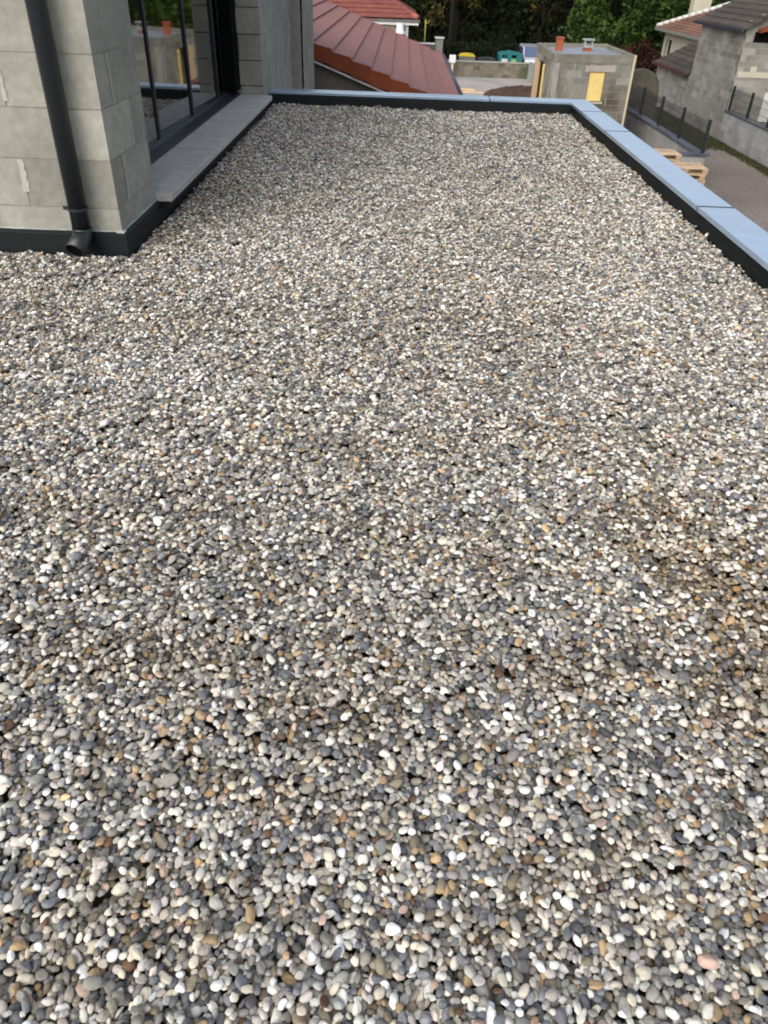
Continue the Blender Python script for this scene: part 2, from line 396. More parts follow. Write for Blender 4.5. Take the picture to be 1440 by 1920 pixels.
# stone sill slabs
ys_ = [5.135, 6.62, 8.02, 9.765]
for i in range(3):
    m_ = MB(); m_.box((-1.83, ys_[i]+(.012 if i else 0), .103), (-1.468, ys_[i+1]-.012, .150 + (.0 if i != 1 else -.001)))
    m_.build('stone_sill', M['sill'], H, bevel=.004)
m_ = MB(); m_.box((-1.83, 5.14, .06), (-1.50, 9.76, .102)); m_.build('sill_bed', M['flash'], H)
for y in (6.62, 8.02): m_ = MB(); m_.box((-1.828, y-.0118, .1035), (-1.473, y+.0118, .1465)); m_.build('sill_joint', M['dimwall'], H)
# near window
W = bpy.data.objects.new('window', None); COL.objects.link(W); W.parent = H; W.location = Vector((-1.95, 7.4, .15)) - Vector(H.location)
mb = MB()
mb.prism([(-2.06,.13),(-1.832,.13),(-1.832,.158),(-1.905,.185),(-1.93,.205),(-2.06,.205)], 5.135, 9.74, 'y')      # bottom track
mb.box((-2.06, 5.135, 2.16), (-1.90, 9.74, 2.25)); mb.box((-2.06,5.135,.2),(-1.90,5.20,2.16)); mb.build('frame', M['frame'], W, bevel=.003)
mb = MB(); mb.box((-2.07,9.47,.206),(-1.825,9.762,2.158)); mb.build('shutter_box', M['black'], W)
panes = [(5.20, 6.68), (6.72, 7.88), (7.92, 9.08), (9.12, 9.47)]
for y in (6.70, 7.90, 9.10):
    m_ = MB(); m_.box((-2.02, y-.026, .2), (-1.940, y+.026, 2.16)); m_.build('mullion', M['frame'], W, bevel=.003)
th = math.radians(-1.5)
for a, b_ in panes:
    yc = (a+b_)/2
    m_ = MB(); R_ = Matrix.Translation((-1.975, yc, 0)) @ Matrix.Rotation(th, 4, 'Z')
    m_.box((-.004, -(b_-a)/2+.002, .2), (.004, (b_-a)/2-.002, 2.16), M=R_); m_.build('glass_pane', M['glass'], W)
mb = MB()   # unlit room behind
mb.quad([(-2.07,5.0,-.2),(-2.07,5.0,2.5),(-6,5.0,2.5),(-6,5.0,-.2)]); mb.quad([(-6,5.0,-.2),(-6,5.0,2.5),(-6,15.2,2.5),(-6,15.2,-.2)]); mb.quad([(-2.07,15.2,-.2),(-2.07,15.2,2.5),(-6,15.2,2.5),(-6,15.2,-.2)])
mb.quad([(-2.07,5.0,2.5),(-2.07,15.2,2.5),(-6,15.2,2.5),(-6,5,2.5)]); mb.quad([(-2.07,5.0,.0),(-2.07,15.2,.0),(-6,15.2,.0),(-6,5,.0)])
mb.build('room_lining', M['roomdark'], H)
# far slot window
W2 = bpy.data.objects.new('window', None); COL.objects.link(W2); W2.parent = H; W2.location = Vector((-1.95, 13.2, .15)) - Vector(H.location)
mb = MB(); mb.box((-2.04,12.43,-.6),(-1.93,14.0,-.5)); mb.box((-2.04,12.43,-.5),(-1.93,12.5,2.2)); mb.box((-2.04,13.93,-.5),(-1.93,14.0,2.2)); mb.box((-2.04,12.43,2.2),(-1.93,14.0,2.25))
mb.build('frame', M['frame'], W2, bevel=.003)
mb = MB(); mb.box((-1.985,12.5,-.5),(-1.977,13.93,2.2)); mb.build('glass_pane', M['glass'], W2)

# downpipe
D = bpy.data.objects.new('downpipe', None); COL.objects.link(D); D.parent = H; D.location = Vector((-1.77, 4.3, .3)) - Vector(H.location)
PX, PY, PR = -1.770, 4.322, .050
mb = MB(); mb.tube([(PX, PY, 2.95), (PX, PY, .14)], PR, 32); mb.build('pipe', M['pipe'], D, smooth=True)
mb = MB()
pts = [(PX, PY, .150), (PX, PY, .125), (PX-.001, PY-.006, .108), (PX-.004, PY-.020, .093), (PX-.009, PY-.042, .079), (PX-.024, PY-.112, .046)]
mb.tube(pts, PR+.0025, 32, caps=False); e1 = mb.build('elbow', M['pipe'], D, smooth=True)
md = e1.modifiers.new('wall', 'SOLIDIFY'); md.thickness = .003; md.offset = 0
tv = (Vector(pts[-1]) - Vector(pts[-2])).normalized()
mb = MB(); c_ = Vector(pts[-1]) - tv*.02; mb.tube([tuple(c_), tuple(c_ - tv*.004)], PR+.001, 32); mb.build('pipe_inside', M['black'], D)
mb = MB(); mb.tube([(PX, PY, .262), (PX, PY, .248)], PR+.006, 32); mb.box((PX-PR-.03, PY-.004, .245), (PX-PR+.002, PY+.006, .265)); mb.box((PX-PR-.012, PY, .249),(PX-PR, YF, .261)); mb.build('clip', M['pipe'], D)

# ------------------------------------------------------------------ gravel: every pebble dropped onto the heap, drawn by geometry nodes
def gravel():
    CELL = .003
    X0, X1, Y0, Y1 = -4.2, 2.080, -.9, 10.195
    NX, NY = int((X1-X0)/CELL)+40, int((Y1-Y0)/CELL)+40
    ox, oy = X0-20*CELL, Y0-20*CELL
    xs = np.arange(NX)*CELL+ox; ys = np.arange(NY)*CELL+oy
    h = (-.052 + .004*np.sin(xs*2.3+.5)[None,:]*np.sin(ys*1.7)[:,None] + .005*np.sin(xs*5.1)[None,:]*np.cos(ys*3.9+1)[:,None]).astype(np.float32)
    out = []
    K = 9                                               # footprint half-width in cells (4 cm)
    gy, gx = np.mgrid[-K:K+1, -K:K+1]; gx = gx.ravel(); gy = gy.ravel()
    def inside(x, y):
        ok = (x > X0) & (x < X1-.003) & (y > Y0) & (y < Y1-.003)
        ok &= ~((x < XW+.040) & (y > YF-.040))
        return ok
    STEP = .06
    rounds = 46
    for r in range(rounds):
        offx, offy = RNG.random(2)*STEP
        cx_ = np.arange(X0-STEP, X1+STEP, STEP)+offx; cy_ = np.arange(Y0-STEP, Y1+STEP, STEP)+offy
        for par in range(4):
            gxx, gyy = np.meshgrid(cx_[par % 2::2], cy_[par//2::2]); bx_ = gxx.ravel(); by_ = gyy.ravel(); n = len(bx_)
            late = r/rounds
            bsz = np.clip(np.exp(RNG.normal(math.log(.0063), .23, n)), .0034, .0135)
            a = bsz*RNG.uniform(1.0, 1.65, n); c = bsz*RNG.uniform(.50, .88, n); a = np.minimum(a, .019)
            first_ok = inside(bx_+STEP*.5*0+RNG.uniform(0,STEP,n), by_+RNG.uniform(0,STEP,n))
            best = None
            for cand in range(9):
                px = bx_ + RNG.uniform(0, STEP, n); py = by_ + RNG.uniform(0, STEP, n)
                ix = np.clip(((px-ox)/CELL+.5).astype(int), K+1, NX-K-2); iy = np.clip(((py-oy)/CELL+.5).astype(int), K+1, NY-K-2)
                hv = h[iy, ix] + h[iy+1, ix] + h[iy-1, ix] + h[iy, ix+1] + h[iy, ix-1] + 100*(~inside(px, py))
                if best is None: best = [hv, px, py]
                else:
                    m = hv < best[0]
                    best = [np.where(m, hv, best[0]), np.where(m, px, best[1]), np.where(m, py, best[2])]
            px, py = best[1], best[2]
            ok = inside(px, py) & (first_ok | (RNG.random(n) < .12)); px, py, a, bb, c = px[ok], py[ok], a[ok], bsz[ok], c[ok]; n = len(px)
            if n == 0: continue
            yaw = RNG.uniform(0, math.pi, n)
            # half of the pebbles lean: their plan gets narrower and their height bigger
            lean = np.abs(RNG.normal(0, .30, n)); lean = np.minimum(lean, 1.2)
            ce = np.sqrt((c*np.cos(lean))**2 + (bb*np.sin(lean))**2); be = np.sqrt((bb*np.cos(lean))**2 + (c*np.sin(lean))**2)
            ix = np.clip(((px-ox)/CELL).astype(int), K+1, NX-K-2); iy = np.clip(((py-oy)/CELL).astype(int), K+1, NY-K-2)
            I = iy[:,None]+gy[None,:]; Jx = ix[:,None]+gx[None,:]
            dx = xs[Jx]-px[:,None]; dy = ys[I]-py[:,None]
            co, si = np.cos(yaw)[:,None], np.sin(yaw)[:,None]
            u = (dx*co+dy*si)/a[:,None]; v = (-dx*si+dy*co)/be[:,None]
            q = 1-u*u-v*v; m = q > 0
            prof = np.sqrt(np.maximum(q, 0))*ce[:,None]
            hh = h[I, Jx]
            z = np.max(np.where(m, hh+prof, -9), axis=1)
            z = z - ce*.32
            newh = np.maximum(hh, np.where(m, z[:,None]+prof, -9))
            h[I, Jx] = newh.astype(np.float32)
            # local slope of what it lies on
            w = m.astype(np.float32); sw = w.sum(1)+1e-6
            mh = (hh*w).sum(1)/sw
            sx = ((hh-mh[:,None])*dx*w).sum(1)/((dx*dx*w).sum(1)+1e-9); sy = ((hh-mh[:,None])*dy*w).sum(1)/((dy*dy*w).sum(1)+1e-9)
            out.append(np.stack([px, py, z, a, bb, c, yaw, lean*np.sign(RNG.random(n)-.5), np.clip(sx,-.5,.5)*.5, np.clip(sy,-.5,.5)*.5], 1))
    P = np.concatenate(out)
    # bury what can no longer be seen
    ix = ((P[:,0]-ox)/CELL+.5).astype(int); iy = ((P[:,1]-oy)/CELL+.5).astype(int)
    seen = np.zeros(len(P), bool)
    for ddx in (-2, 0, 2):
        for ddy in (-2, 0, 2):
            seen |= P[:,2]+P[:,5]*1.3 + .007 > h[np.clip(iy+ddy,0,NY-1), np.clip(ix+ddx,0,NX-1)]
    mean = np.median(h[300:-80, 80:-80][:, 800:])
    P = P[seen]
    P[:,2] -= .004 + .020*np.exp(-np.clip(P[:,0]-XW-.03,0,9)/.07)*(P[:,1] > YF-.1)
    P[:,2] -= mean                                         # the heap's mean top is z = 0
    print('pebbles', len(P), 'mean top', mean)
    return P
P = gravel()
N = len(P)
pal = np.array([(.74,.72,.66),(.57,.53,.45),(.46,.455,.43),(.26,.255,.24),(.150,.160,.178),(.20,.175,.125),(.36,.26,.155),(.13,.075,.045),(.42,.315,.26),(.27,.255,.225),(.075,.078,.08),(.50,.36,.20)])
pw = np.array([.14,.16,.14,.16,.14,.075,.04,.015,.02,.08,.06,.008]); pw /= pw.sum()
colr = pal[RNG.choice(len(pal), N, p=pw)] * np.exp(RNG.normal(0, .16, (N,1))) * np.exp(RNG.normal(0, .018, (N,3)))
# damp / silty patches, plus the building's shade beside the sill painted into the pebbles
def blob(cx_, cy_, rx, ry, rot=0.0):
    x = P[:,0]-cx_; y = P[:,1]-cy_; c, s = math.cos(rot), math.sin(rot)
    u = (x*c+y*s)/rx; v = (-x*s+y*c)/ry
    wob = .35*np.sin(P[:,0]*9+cx_*7)*np.sin(P[:,1]*8+cy_*5)
    return 1/(1+np.exp(((u*u+v*v)-1+wob)*4))
st = np.maximum.reduce([blob(1.02,1.60,.26,.50,.3)*.62, blob(.95,1.18,.22,.16)*.5, blob(-.10,1.14,.22,.09,.2)*.30, blob(-.55,1.28,.30,.10)*.3, blob(-.45,.62,.25,.10,.4)*.25, blob(.2,1.75,.35,.10,-.2)*.25, blob(-1.35,5.6,.22,1.3)*.35, blob(.55,1.30,.22,.07,.3)*.35, blob(-.15,2.3,.5,.12,.15)*.22, blob(.9,2.4,.5,.15,-.2)*.25, blob(-.9,1.9,.35,.12)*.25, blob(-1.2,3.4,.7,.2,.1)*.18, blob(.6,3.6,.8,.2,-.1)*.16, blob(.35,.72,.22,.06,.5)*.3, blob(-.2,.9,.2,.05,-.3)*.3])
low = np.clip((.001-P[:,2])/.008, 0, 1)                   # low-lying stones take more of the patch tint
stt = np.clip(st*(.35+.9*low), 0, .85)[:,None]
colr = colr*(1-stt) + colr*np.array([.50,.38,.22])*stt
wet_and_shade = st
colr = np.clip(colr*np.array([1.06,1.04,1.02])*(1+.10*(np.sin(P[:,0]*2.1+P[:,1]*1.3)*np.sin(P[:,1]*1.9-P[:,0]*.8+2)))[:,None], .01, .78)
rot = np.zeros((N,3))
for i in range(N):
    pass
# orientation = slope tilt * yaw * lean (about the long axis); composed with numpy
cy, sy = np.cos(P[:,6]), np.sin(P[:,6]); cl, sl = np.cos(P[:,7]), np.sin(P[:,7])
Z0 = np.zeros(N); O1 = np.ones(N)
Ry = np.stack([np.stack([cy,-sy,Z0],1), np.stack([sy,cy,Z0],1), np.stack([Z0,Z0,O1],1)], 1)
Rl = np.stack([np.stack([O1,Z0,Z0],1), np.stack([Z0,cl,-sl],1), np.stack([Z0,sl,cl],1)], 1)
nx, ny = -P[:,8]+RNG.normal(0,.12,N), -P[:,9]+RNG.normal(0,.12,N)
ty = np.arctan(nx); tx = -np.arctan(ny)
Ra = np.stack([np.stack([np.cos(ty),Z0,np.sin(ty)],1), np.stack([Z0,O1,Z0],1), np.stack([-np.sin(ty),Z0,np.cos(ty)],1)], 1)
Rb = np.stack([np.stack([O1,Z0,Z0],1), np.stack([Z0,np.cos(tx),-np.sin(tx)],1), np.stack([Z0,np.sin(tx),np.cos(tx)],1)], 1)
RR = Ra @ Rb @ Ry @ Rl
ey = -np.arcsin(np.clip(RR[:,2,0], -1, 1)); ex = np.arctan2(RR[:,2,1], RR[:,2,2]); ez = np.arctan2(RR[:,1,0], RR[:,0,0])
rot = np.stack([ex, ey, ez], 1)
me = bpy.data.meshes.new('gravel'); me.vertices.add(N)
me.vertices.foreach_set('co', P[:,:3].astype(np.float32).ravel())
def vattr(name, arr):
    a_ = me.attributes.new(name, 'FLOAT_VECTOR', 'POINT'); a_.data.foreach_set('vector', arr.astype(np.float32).ravel())
vattr('rot', rot); vattr('scl', P[:,3:6]); vattr('col', colr)
a_ = me.attributes.new('pick', 'INT', 'POINT'); a_.data.foreach_set('value', RNG.integers(0, 12, N).astype(np.int32))
a_ = me.attributes.new('rnd', 'FLOAT', 'POINT'); a_.data.foreach_set('value', RNG.random(N).astype(np.float32))
gravo = bpy.data.objects.new('gravel', me); COL.objects.link(gravo)
tag(gravo, 'rounded grey, cream and tan river pebbles spread over the whole flat roof', 'gravel', kind='stuff')

pm = bpy.data.materials.new('pebble'); pm.use_nodes = True
n = pm.node_tree.nodes; L = pm.node_tree.links; b = n['Principled BSDF']
ac = n.new('ShaderNodeAttribute'); ac.attribute_type = 'INSTANCER'; ac.attribute_name = 'col'
ar = n.new('ShaderNodeAttribute'); ar.attribute_type = 'INSTANCER'; ar.attribute_name = 'rnd'
tc = n.new('ShaderNodeTexCoord')
mm = n.new('ShaderNodeMath'); mm.operation = 'MULTIPLY'; mm.inputs[1].default_value = 57.0; L.new(ar.outputs['Fac'], mm.inputs[0])
ad = n.new('ShaderNodeVectorMath'); ad.operation = 'ADD'; L.new(tc.outputs['Object'], ad.inputs[0]); L.new(mm.outputs[0], ad.inputs[1])
t = n.new('ShaderNodeTexNoise'); t.inputs['Scale'].default_value = 120; t.inputs['Detail'].default_value = 4; L.new(ad.outputs[0], t.inputs['Vector'])
r = n.new('ShaderNodeMapRange'); r.inputs[1].default_value = .3; r.inputs[2].default_value = .7; r.inputs[3].default_value = .80; r.inputs[4].default_value = 1.18; L.new(t.outputs[0], r.inputs[0])
v = n.new('ShaderNodeVectorMath'); v.operation = 'SCALE'; L.new(ac.outputs['Vector'], v.inputs[0]); L.new(r.outputs[0], v.inputs['Scale']); L.new(v.outputs[0], b.inputs['Base Color'])
r2 = n.new('ShaderNodeMapRange'); r2.inputs[3].default_value = .42; r2.inputs[4].default_value = .75; L.new(ar.outputs['Fac'], r2.inputs[0]); L.new(r2.outputs[0], b.inputs['Roughness'])
b.inputs['Specular IOR Level'].default_value = .4
M['pebble'] = pm

ng = bpy.data.node_groups.new('pebble_heap', 'GeometryNodeTree')
ng.interface.new_socket('Geometry', in_out='INPUT', socket_type='NodeSocketGeometry')
ng.interface.new_socket('Geometry', in_out='OUTPUT', socket_type='NodeSocketGeometry')
n = ng.nodes; L = ng.links
gi = n.new('NodeGroupInput'); go = n.new('NodeGroupOutput')
g2i = n.new('GeometryNodeGeometryToInstance')
for k in range(12):
    ico = n.new('GeometryNodeMeshIcoSphere'); ico.inputs['Radius'].default_value = 1.0; ico.inputs['Subdivisions'].default_value = 4
    pos = n.new('GeometryNodeInputPosition')
    no = n.new('ShaderNodeTexNoise'); no.noise_dimensions = '4D'; no.inputs['Scale'].default_value = .75; no.inputs['Detail'].default_value = 1.0; no.inputs['W'].default_value = k*3.7+1
    L.new(pos.outputs[0], no.inputs['Vector'])
    mr = n.new('ShaderNodeMapRange'); mr.inputs[1].default_value = .25; mr.inputs[2].default_value = .75; mr.inputs[3].default_value = .72; mr.inputs[4].default_value = 1.25
    L.new(no.outputs[0], mr.inputs[0])
    sc_ = n.new('ShaderNodeVectorMath'); sc_.operation = 'SCALE'; L.new(pos.outputs[0], sc_.inputs[0]); L.new(mr.outputs[0], sc_.inputs['Scale'])
    sp = n.new('GeometryNodeSetPosition'); L.new(ico.outputs[0], sp.inputs['Geometry']); L.new(sc_.outputs[0], sp.inputs['Position'])
    sm = n.new('GeometryNodeSetShadeSmooth'); L.new(sp.outputs[0], sm.inputs[0])
    smt = n.new('GeometryNodeSetMaterial'); smt.inputs['Material'].default_value = pm; L.new(sm.outputs[0], smt.inputs[0])
    L.new(smt.outputs[0], g2i.inputs[0])
iop = n.new('GeometryNodeInstanceOnPoints'); iop.inputs['Pick Instance'].default_value = True
L.new(gi.outputs[0], iop.inputs['Points']); L.new(g2i.outputs[0], iop.inputs['Instance'])
def named(nm, ty):
    q = n.new('GeometryNodeInputNamedAttribute'); q.data_type = ty; q.inputs['Name'].default_value = nm; return q.outputs['Attribute']
L.new(named('pick', 'INT'), iop.inputs['Instance Index'])
e2r = n.new('FunctionNodeEulerToRotation'); L.new(named('rot', 'FLOAT_VECTOR'), e2r.inputs[0]); L.new(e2r.outputs[0], iop.inputs['Rotation'])
L.new(named('scl', 'FLOAT_VECTOR'), iop.inputs['Scale'])
L.new(iop.outputs[0], go.inputs[0])
md = gravo.modifiers.new('pebbles', 'NODES'); md.node_group = ng
me.materials.append(pm)
mb = MB(); mb.quad([(-6.8,-3.9,-.052),(2.08,-3.9,-.052),(2.08,10.2,-.052),(-6.8,10.2,-.052)]); 
tag(mb.build('gravel_bed', mat('dark_silt', (.05,.044,.035), .95, .1)), None, None, kind='structure')

# ------------------------------------------------------------------ near red-roofed neighbour
def tiled_roof(parent, name, m, xe, ze, xr, zr, y0, y1, step, thick=.035, seam=None):
    """roof plane from eave (xe,ze) up to ridge (xr,zr), courses parallel to Y, each lapping over the one below"""
    mb = MB(); dx, dz = xr-xe, zr-ze; ln = math.hypot(dx, dz); ux, uz = dx/ln, dz/ln; nx_, nz_ = -uz*(1 if ux > 0 else -1), abs(ux)
    s = 0; k = 0
    while s < ln:
        e = min(ln, s+step+.06)
        def pt(t, o): return (xe+ux*t+nx_*o, ze+uz*t+nz_*o)
        lo, hi = thick*1.55, thick*.25
        poly = [pt(s,lo), pt(e,hi), pt(e,-.03), pt(s,-.03)]
        mb.prism(poly, y0, y1, 'y', tint=random.uniform(.93,1.07)); s += step; k += 1
    return mb.build(name, m, parent)
N1 = thing('red_roofed_house', 'neighbouring house with smooth mauve red stepped tile roof sloping down just past the far parapet', 'house', (-3, 22, ZG))
XE, ZE, XR, ZR = 1.29, -.90, -5.2, 1.42
tiled_roof(N1, 'roof', M['redtile'], XE, ZE, XR, ZR, 16.5, 28.5, .395)
tiled_roof(N1, 'roof', M['redtile'], XR-6.5, ZE, XR, ZR, 16.5, 28.5, .395)
mb = MB()
ln = math.hypot(XR-XE, ZR-ZE); ux, uz = (XR-XE)/ln, (ZR-ZE)/ln
for yv in (16.44, 28.5):
    mb = MB(); s = 0
    while s < ln:
        a = (XE+ux*s, ZE+uz*s); e = (XE+ux*(s+.395), ZE+uz*(s+.395))
        mb.prism([(a[0],a[1]+.072),(e[0],e[1]+.022),(e[0],e[1]-.23),(a[0],a[1]-.20)], yv, yv+.06, 'y', tint=random.uniform(.95,1.06))
        s += .395
    mb.build('verge_tiles', M['terra'], N1)

mb = MB(); mb.tube([(XE+.07, 16.4, ZE-.02), (XE+.07, 28.6, ZE-.02)], .075, 12); mb.build('gutter', M['gutter'], N1, smooth=True)
mb = MB()
for y in (16.62, 28.1): mb.prism([(XE-.3,ZG),(XE-.3,ZE+.0),(XR,ZR-.12),(XR-6.2,ZE),(XR-6.2,ZG)], y, y+.2, 'y')
mb.box((XE-.5, 16.8, ZG), (XE-.301, 28.1, ZE-.02))
mb.build('wall', M['dimwall'], N1)
mb = MB(); s = 0
a = (XE, ZE-.265); e = (XR, ZR-.30)
mb.prism([(a[0],a[1]),(e[0],e[1]),(e[0],e[1]+.035),(a[0],a[1]+.035)], 16.47, 16.60, 'y'); mb.build('verge_drip', M['lightline'], N1)

# ------------------------------------------------------------------ second red house (hip)
N2 = thing('hipped_red_house', 'house with bright red ribbed hip roof and white eave board behind the mauve red roof', 'house', (-6, 52, ZG))
mb = MB(); ex0, ey0, ez0 = .80, 46.0, -.80
LX, DP, HT = 12.0, 5.0, 2.5
rows = 14
for i in range(rows):
    f0, f1 = i/rows, (i+1)/rows + .01
    def P4(f, lift): return [(ex0-LX+f*DP, ey0+f*DP, ez0+HT*f+lift), (ex0-f*DP, ey0+f*DP, ez0+HT*f+lift)]
    A = P4(f0, .12); B_ = P4(f1, .0)
    mb.hexa([A[0],A[1],B_[1],B_[0]] and [ (A[0][0],A[0][1],A[0][2]-.08),(A[1][0],A[1][1],A[1][2]-.08),(B_[1][0],B_[1][1],B_[1][2]-.06),(B_[0][0],B_[0][1],B_[0][2]-.06), A[0],A[1],B_[1],B_[0]], random.uniform(.88,1.1))
# right hip side
mb.quad([(ex0,ey0,ez0),(ex0,ey0+2*DP,ez0),(ex0-DP,ey0+DP,ez0+HT)], 1.0)
mb.quad([(ex0,ey0+2*DP,ez0),(ex0-LX,ey0+2*DP,ez0),(ex0-LX+DP,ey0+DP,ez0+HT),(ex0-DP,ey0+DP,ez0+HT)], 1.0)
mb.quad([(ex0-LX,ey0+2*DP,ez0),(ex0-LX,ey0,ez0),(ex0-LX+DP,ey0+DP,ez0+HT)], 1.0)
mb.build('roof', M['redtile2'], N2)
mb = MB()
for i in range(18):
    f = i/18; f2 = (i+1)/18
    mb.tube([(ex0-f*DP+.0, ey0+f*DP, ez0+HT*f+.075), (ex0-f2*DP, ey0+f2*DP, ez0+HT*f2+.045)], .13, 8, tint=(1.5 if i == 0 else random.uniform(.85,1.15)))
mb.build('ridge_tiles', [M['redtile2'], M['orange']], N2, smooth=True)
mb = MB(); mb.box((ex0-LX-.1, ey0-.12, ez0-.13), (ex0+.12, ey0-.02, ez0-.02)); mb.build('gutter', M['dimwall'], N2)
mb = MB(); mb.box((ex0-LX, ey0-.03, ez0-.26), (ex0+.05, ey0+.05, ez0-.135)); mb.build('fascia', M['white'], N2)
mb = MB(); mb.box((ex0-LX+.5, ey0+.6, ZG), (ex0-.7, ey0+9.4, ez0-.14)); mb.build('wall', M['cream'], N2)
mb = MB(); mb.box((ex0-.62, ey0+.2, ZG), (ex0-.47, ey0+.35, ez0-.14)); mb.build('porch_post', M['white'], N2)
mb = MB(); mb.tube([(-.08,45.7,-1.42),(-.08,45.7,-1.25),(-.08,45.7,-.98)], .20, 14); mb.tube([(-.1,45.7,-1.43),(-.1,45.7,-1.33)], .30, 14); mb.build('vent_pipe', M['white'], N2)  # white vent pipe below the eave

# ------------------------------------------------------------------ small things between
o = thing('yellow_pole', 'thin yellow pole with a short side bracket standing behind the red roof', 'pole', (1.30, 50.5, ZG))
mb = MB(); mb.tube([(1.30,50.5,ZG),(1.33,50.5,-1.0)], .045, 8, mi=0); mb.build('pole', M['yellowpost'], o, smooth=True)
mb = MB(); mb.box((1.30,50.47,-1.18),(1.55,50.53,-1.12)); mb.box((1.50,50.47,-1.18),(1.55,50.53,-1.02)); mb.build('bracket', M['yellowpost'], o)
o = thing('garden_wall', 'short wall with white coping at the foot of the yellow pole', 'wall', (1.2, 49.9, ZG))
mb = MB(); mb.box((.55,49.8,ZG-.6),(1.85,50.0,-2.14)); mb.build('wall', M['dimwall'], o)
mb = MB(); mb.box((.5,49.75,-2.14),(1.9,50.05,-2.07)); mb.build('coping', M['white'], o)
o = thing('gate_pillar', 'grey block gate pillar with pale cap beside the red roof eave', 'pillar', (2.15, 50.0, ZG))
mb = MB(); block_wall(mb, (1.93,49.8), (2.35,49.8), ZG, -1.85, .40, course=.2, blen=.4, face=-1, tj=.08); mb.build('pillar', [M['farblock'], M['farmortar']], o)
mb = MB(); mb.box((1.88,49.75,-1.85),(2.40,50.25,-1.78)); mb.build('cap', M['lightline'], o)

# old low wall
o = thing('boundary_wall', 'low weathered stone block wall between the pale yard and the road', 'wall', (5, 49.1, ZG))
mb = MB(); block_wall(mb, (2.3,49.02), (10.5,49.02), ZG, -2.86, .22, course=.19, blen=.4, face=-1, tj=.22, joint=.02, depthj=.01); mb.build('masonry', [M['oldwall'], M['oldwall']], o)
mb = MB(); mb.box((2.3,48.98,-2.86),(10.5,49.28,-2.80)); mb.build('coping', M['farmortar'], o)
o = thing('pale_block_wall', 'pale grey block wall end at the yard edge left of the block hut', 'wall', (7.3, 46, ZG))
mb = MB(); block_wall(mb, (7.2,45.2), (7.2,48.9), ZG, -2.75, .2, course=.2, face=1, tj=.08); mb.build('masonry', [M['bluewall'], M['farmortar']], o)
o = thing('sign_post', 'small white square plate on pale post at weathered wall left end', 'sign', (2.9, 48.6, ZG))
mb = MB(); mb.box((2.83,48.55,ZG),(2.95,48.65,-2.88)); mb.build('post', M['creampole'], o)
mb = MB(); mb.box((2.70,48.5,-2.88),(3.06,48.54,-2.50)); mb.build('plate', M['white'], o, bevel=.02)
# dirt mound and planks
mb = MB(); nx_, ny_ = 40, 24; vv = []
for j in range(ny_):
    for i in range(nx_):
        x = 3.9 + 5*i/(nx_-1); y = 39.0 + 5.6*j/(ny_-1)
        q = max(0, 1-((x-6.5)/2.4)**2-((y-41.6)/2.6)**2)
        hgt = .42*q**.7 + (random.uniform(-.05,.05) if q > .02 else -.05)
        vv.append((x, y, ZG + hgt - (.0 if q > 0 else .05)))
mb.v = vv
for j in range(ny_-1):
    for i in range(nx_-1):
        k = j*nx_+i; mb.f.append((k,k+1,k+nx_+1,k+nx_)); mb.t.append(1); mb.m.append(0)
tag(mb.build('dirt_mound', M['dirt'], smooth=True), 'low mound of dark brown earth lying on the pale yard', 'dirt mound')
for (x, y, r_, c_) in ((3.45,42.4,-.10,1), (3.15,43.4,-.2,0)):
    mb = MB(); mb.box((-.72,-.09,0),(.72,.09,.06), M=Matrix.Translation((x,y,ZG+.013)) @ Matrix.Rotation(r_,4,'Z'))
    tag(mb.build('plank', M['wood'], bevel=.005), 'pale timber plank on the yard nearest the red roof' if c_ else 'pale timber plank farther back on the yard beyond the other plank', 'plank', 'planks lying on the yard')

# containers and car on the street
def bin_(name, x, y, w, dep, h, lidh, lidm, bodym, label):
    o = thing(name, label, 'bin', (x, y, -4.2))
    mb = MB(); a, b_ = w/2*.86, w/2; c, e = dep/2*.86, dep/2; z0, z1 = -4.2+.12, -4.2+h
    mb.hexa([(x-a,y-c,z0),(x+a,y-c,z0),(x+a,y+c,z0),(x-a,y+c,z0),(x-b_,y-e,z1),(x+b_,y-e,z1),(x+b_,y+e,z1),(x-b_,y+e,z1)]); mb.build('body', bodym, o, bevel=.02)
    mb = MB(); pr = [(x-b_-.03,z1),(x-b_*.8,z1+lidh*.75),(x-b_*.35,z1+lidh),(x+b_*.35,z1+lidh),(x+b_*.8,z1+lidh*.75),(x+b_+.03,z1)]
    mb.prism(pr, y-e-.03, y+e+.03, 'y'); mb.build('lid', lidm, o, bevel=.02)
    for sx in (-1,1):
        for sy in (-1,1):
            mb = MB(); mb.tube([(x+sx*a*.8-.03,y+sy*c*.8,-4.12),(x+sx*a*.8+.03,y+sy*c*.8,-4.12)], .08, 12); mb.build('wheel', M['rubber'], o)
    return o
bin_('waste_bin', 4.16, 55.0, 1.02, .8, 1.14, .15, M['lidyellow'], M['binbody'], 'grey wheeled waste bin with a domed yellow lid behind the low wall')
bin_('waste_bin', 5.42, 55.2, 1.15, .8, 1.00, .10, M['darkbin'], M['darkbin'], 'low dark grey wheeled bin between the yellow lidded bin and the teal container')
o = thing('recycling_container', 'teal recycling container with dark slots and two labels behind the low wall', 'container', (6.85, 55, -4.2))
mb = MB(); mb.prism([(6.25,-4.18),(7.45,-4.18),(7.60,-2.86),(7.48,-2.78),(6.85,-2.70),(6.22,-2.78),(6.10,-2.86)], 54.5, 55.7, 'y'); mb.build('body', M['teal'], o, bevel=.03)
for x0, x1 in ((6.33,6.45),(6.50,6.60),(6.92,7.20)):
    mb = MB(); mb.box((x0,54.49,-3.02),(x1,54.52,-2.88)); mb.build('slot', M['black'], o)
mb = MB(); mb.box((6.30,54.488,-3.28),(6.66,54.51,-3.10)); mb.build('label_plate', M['white'], o)
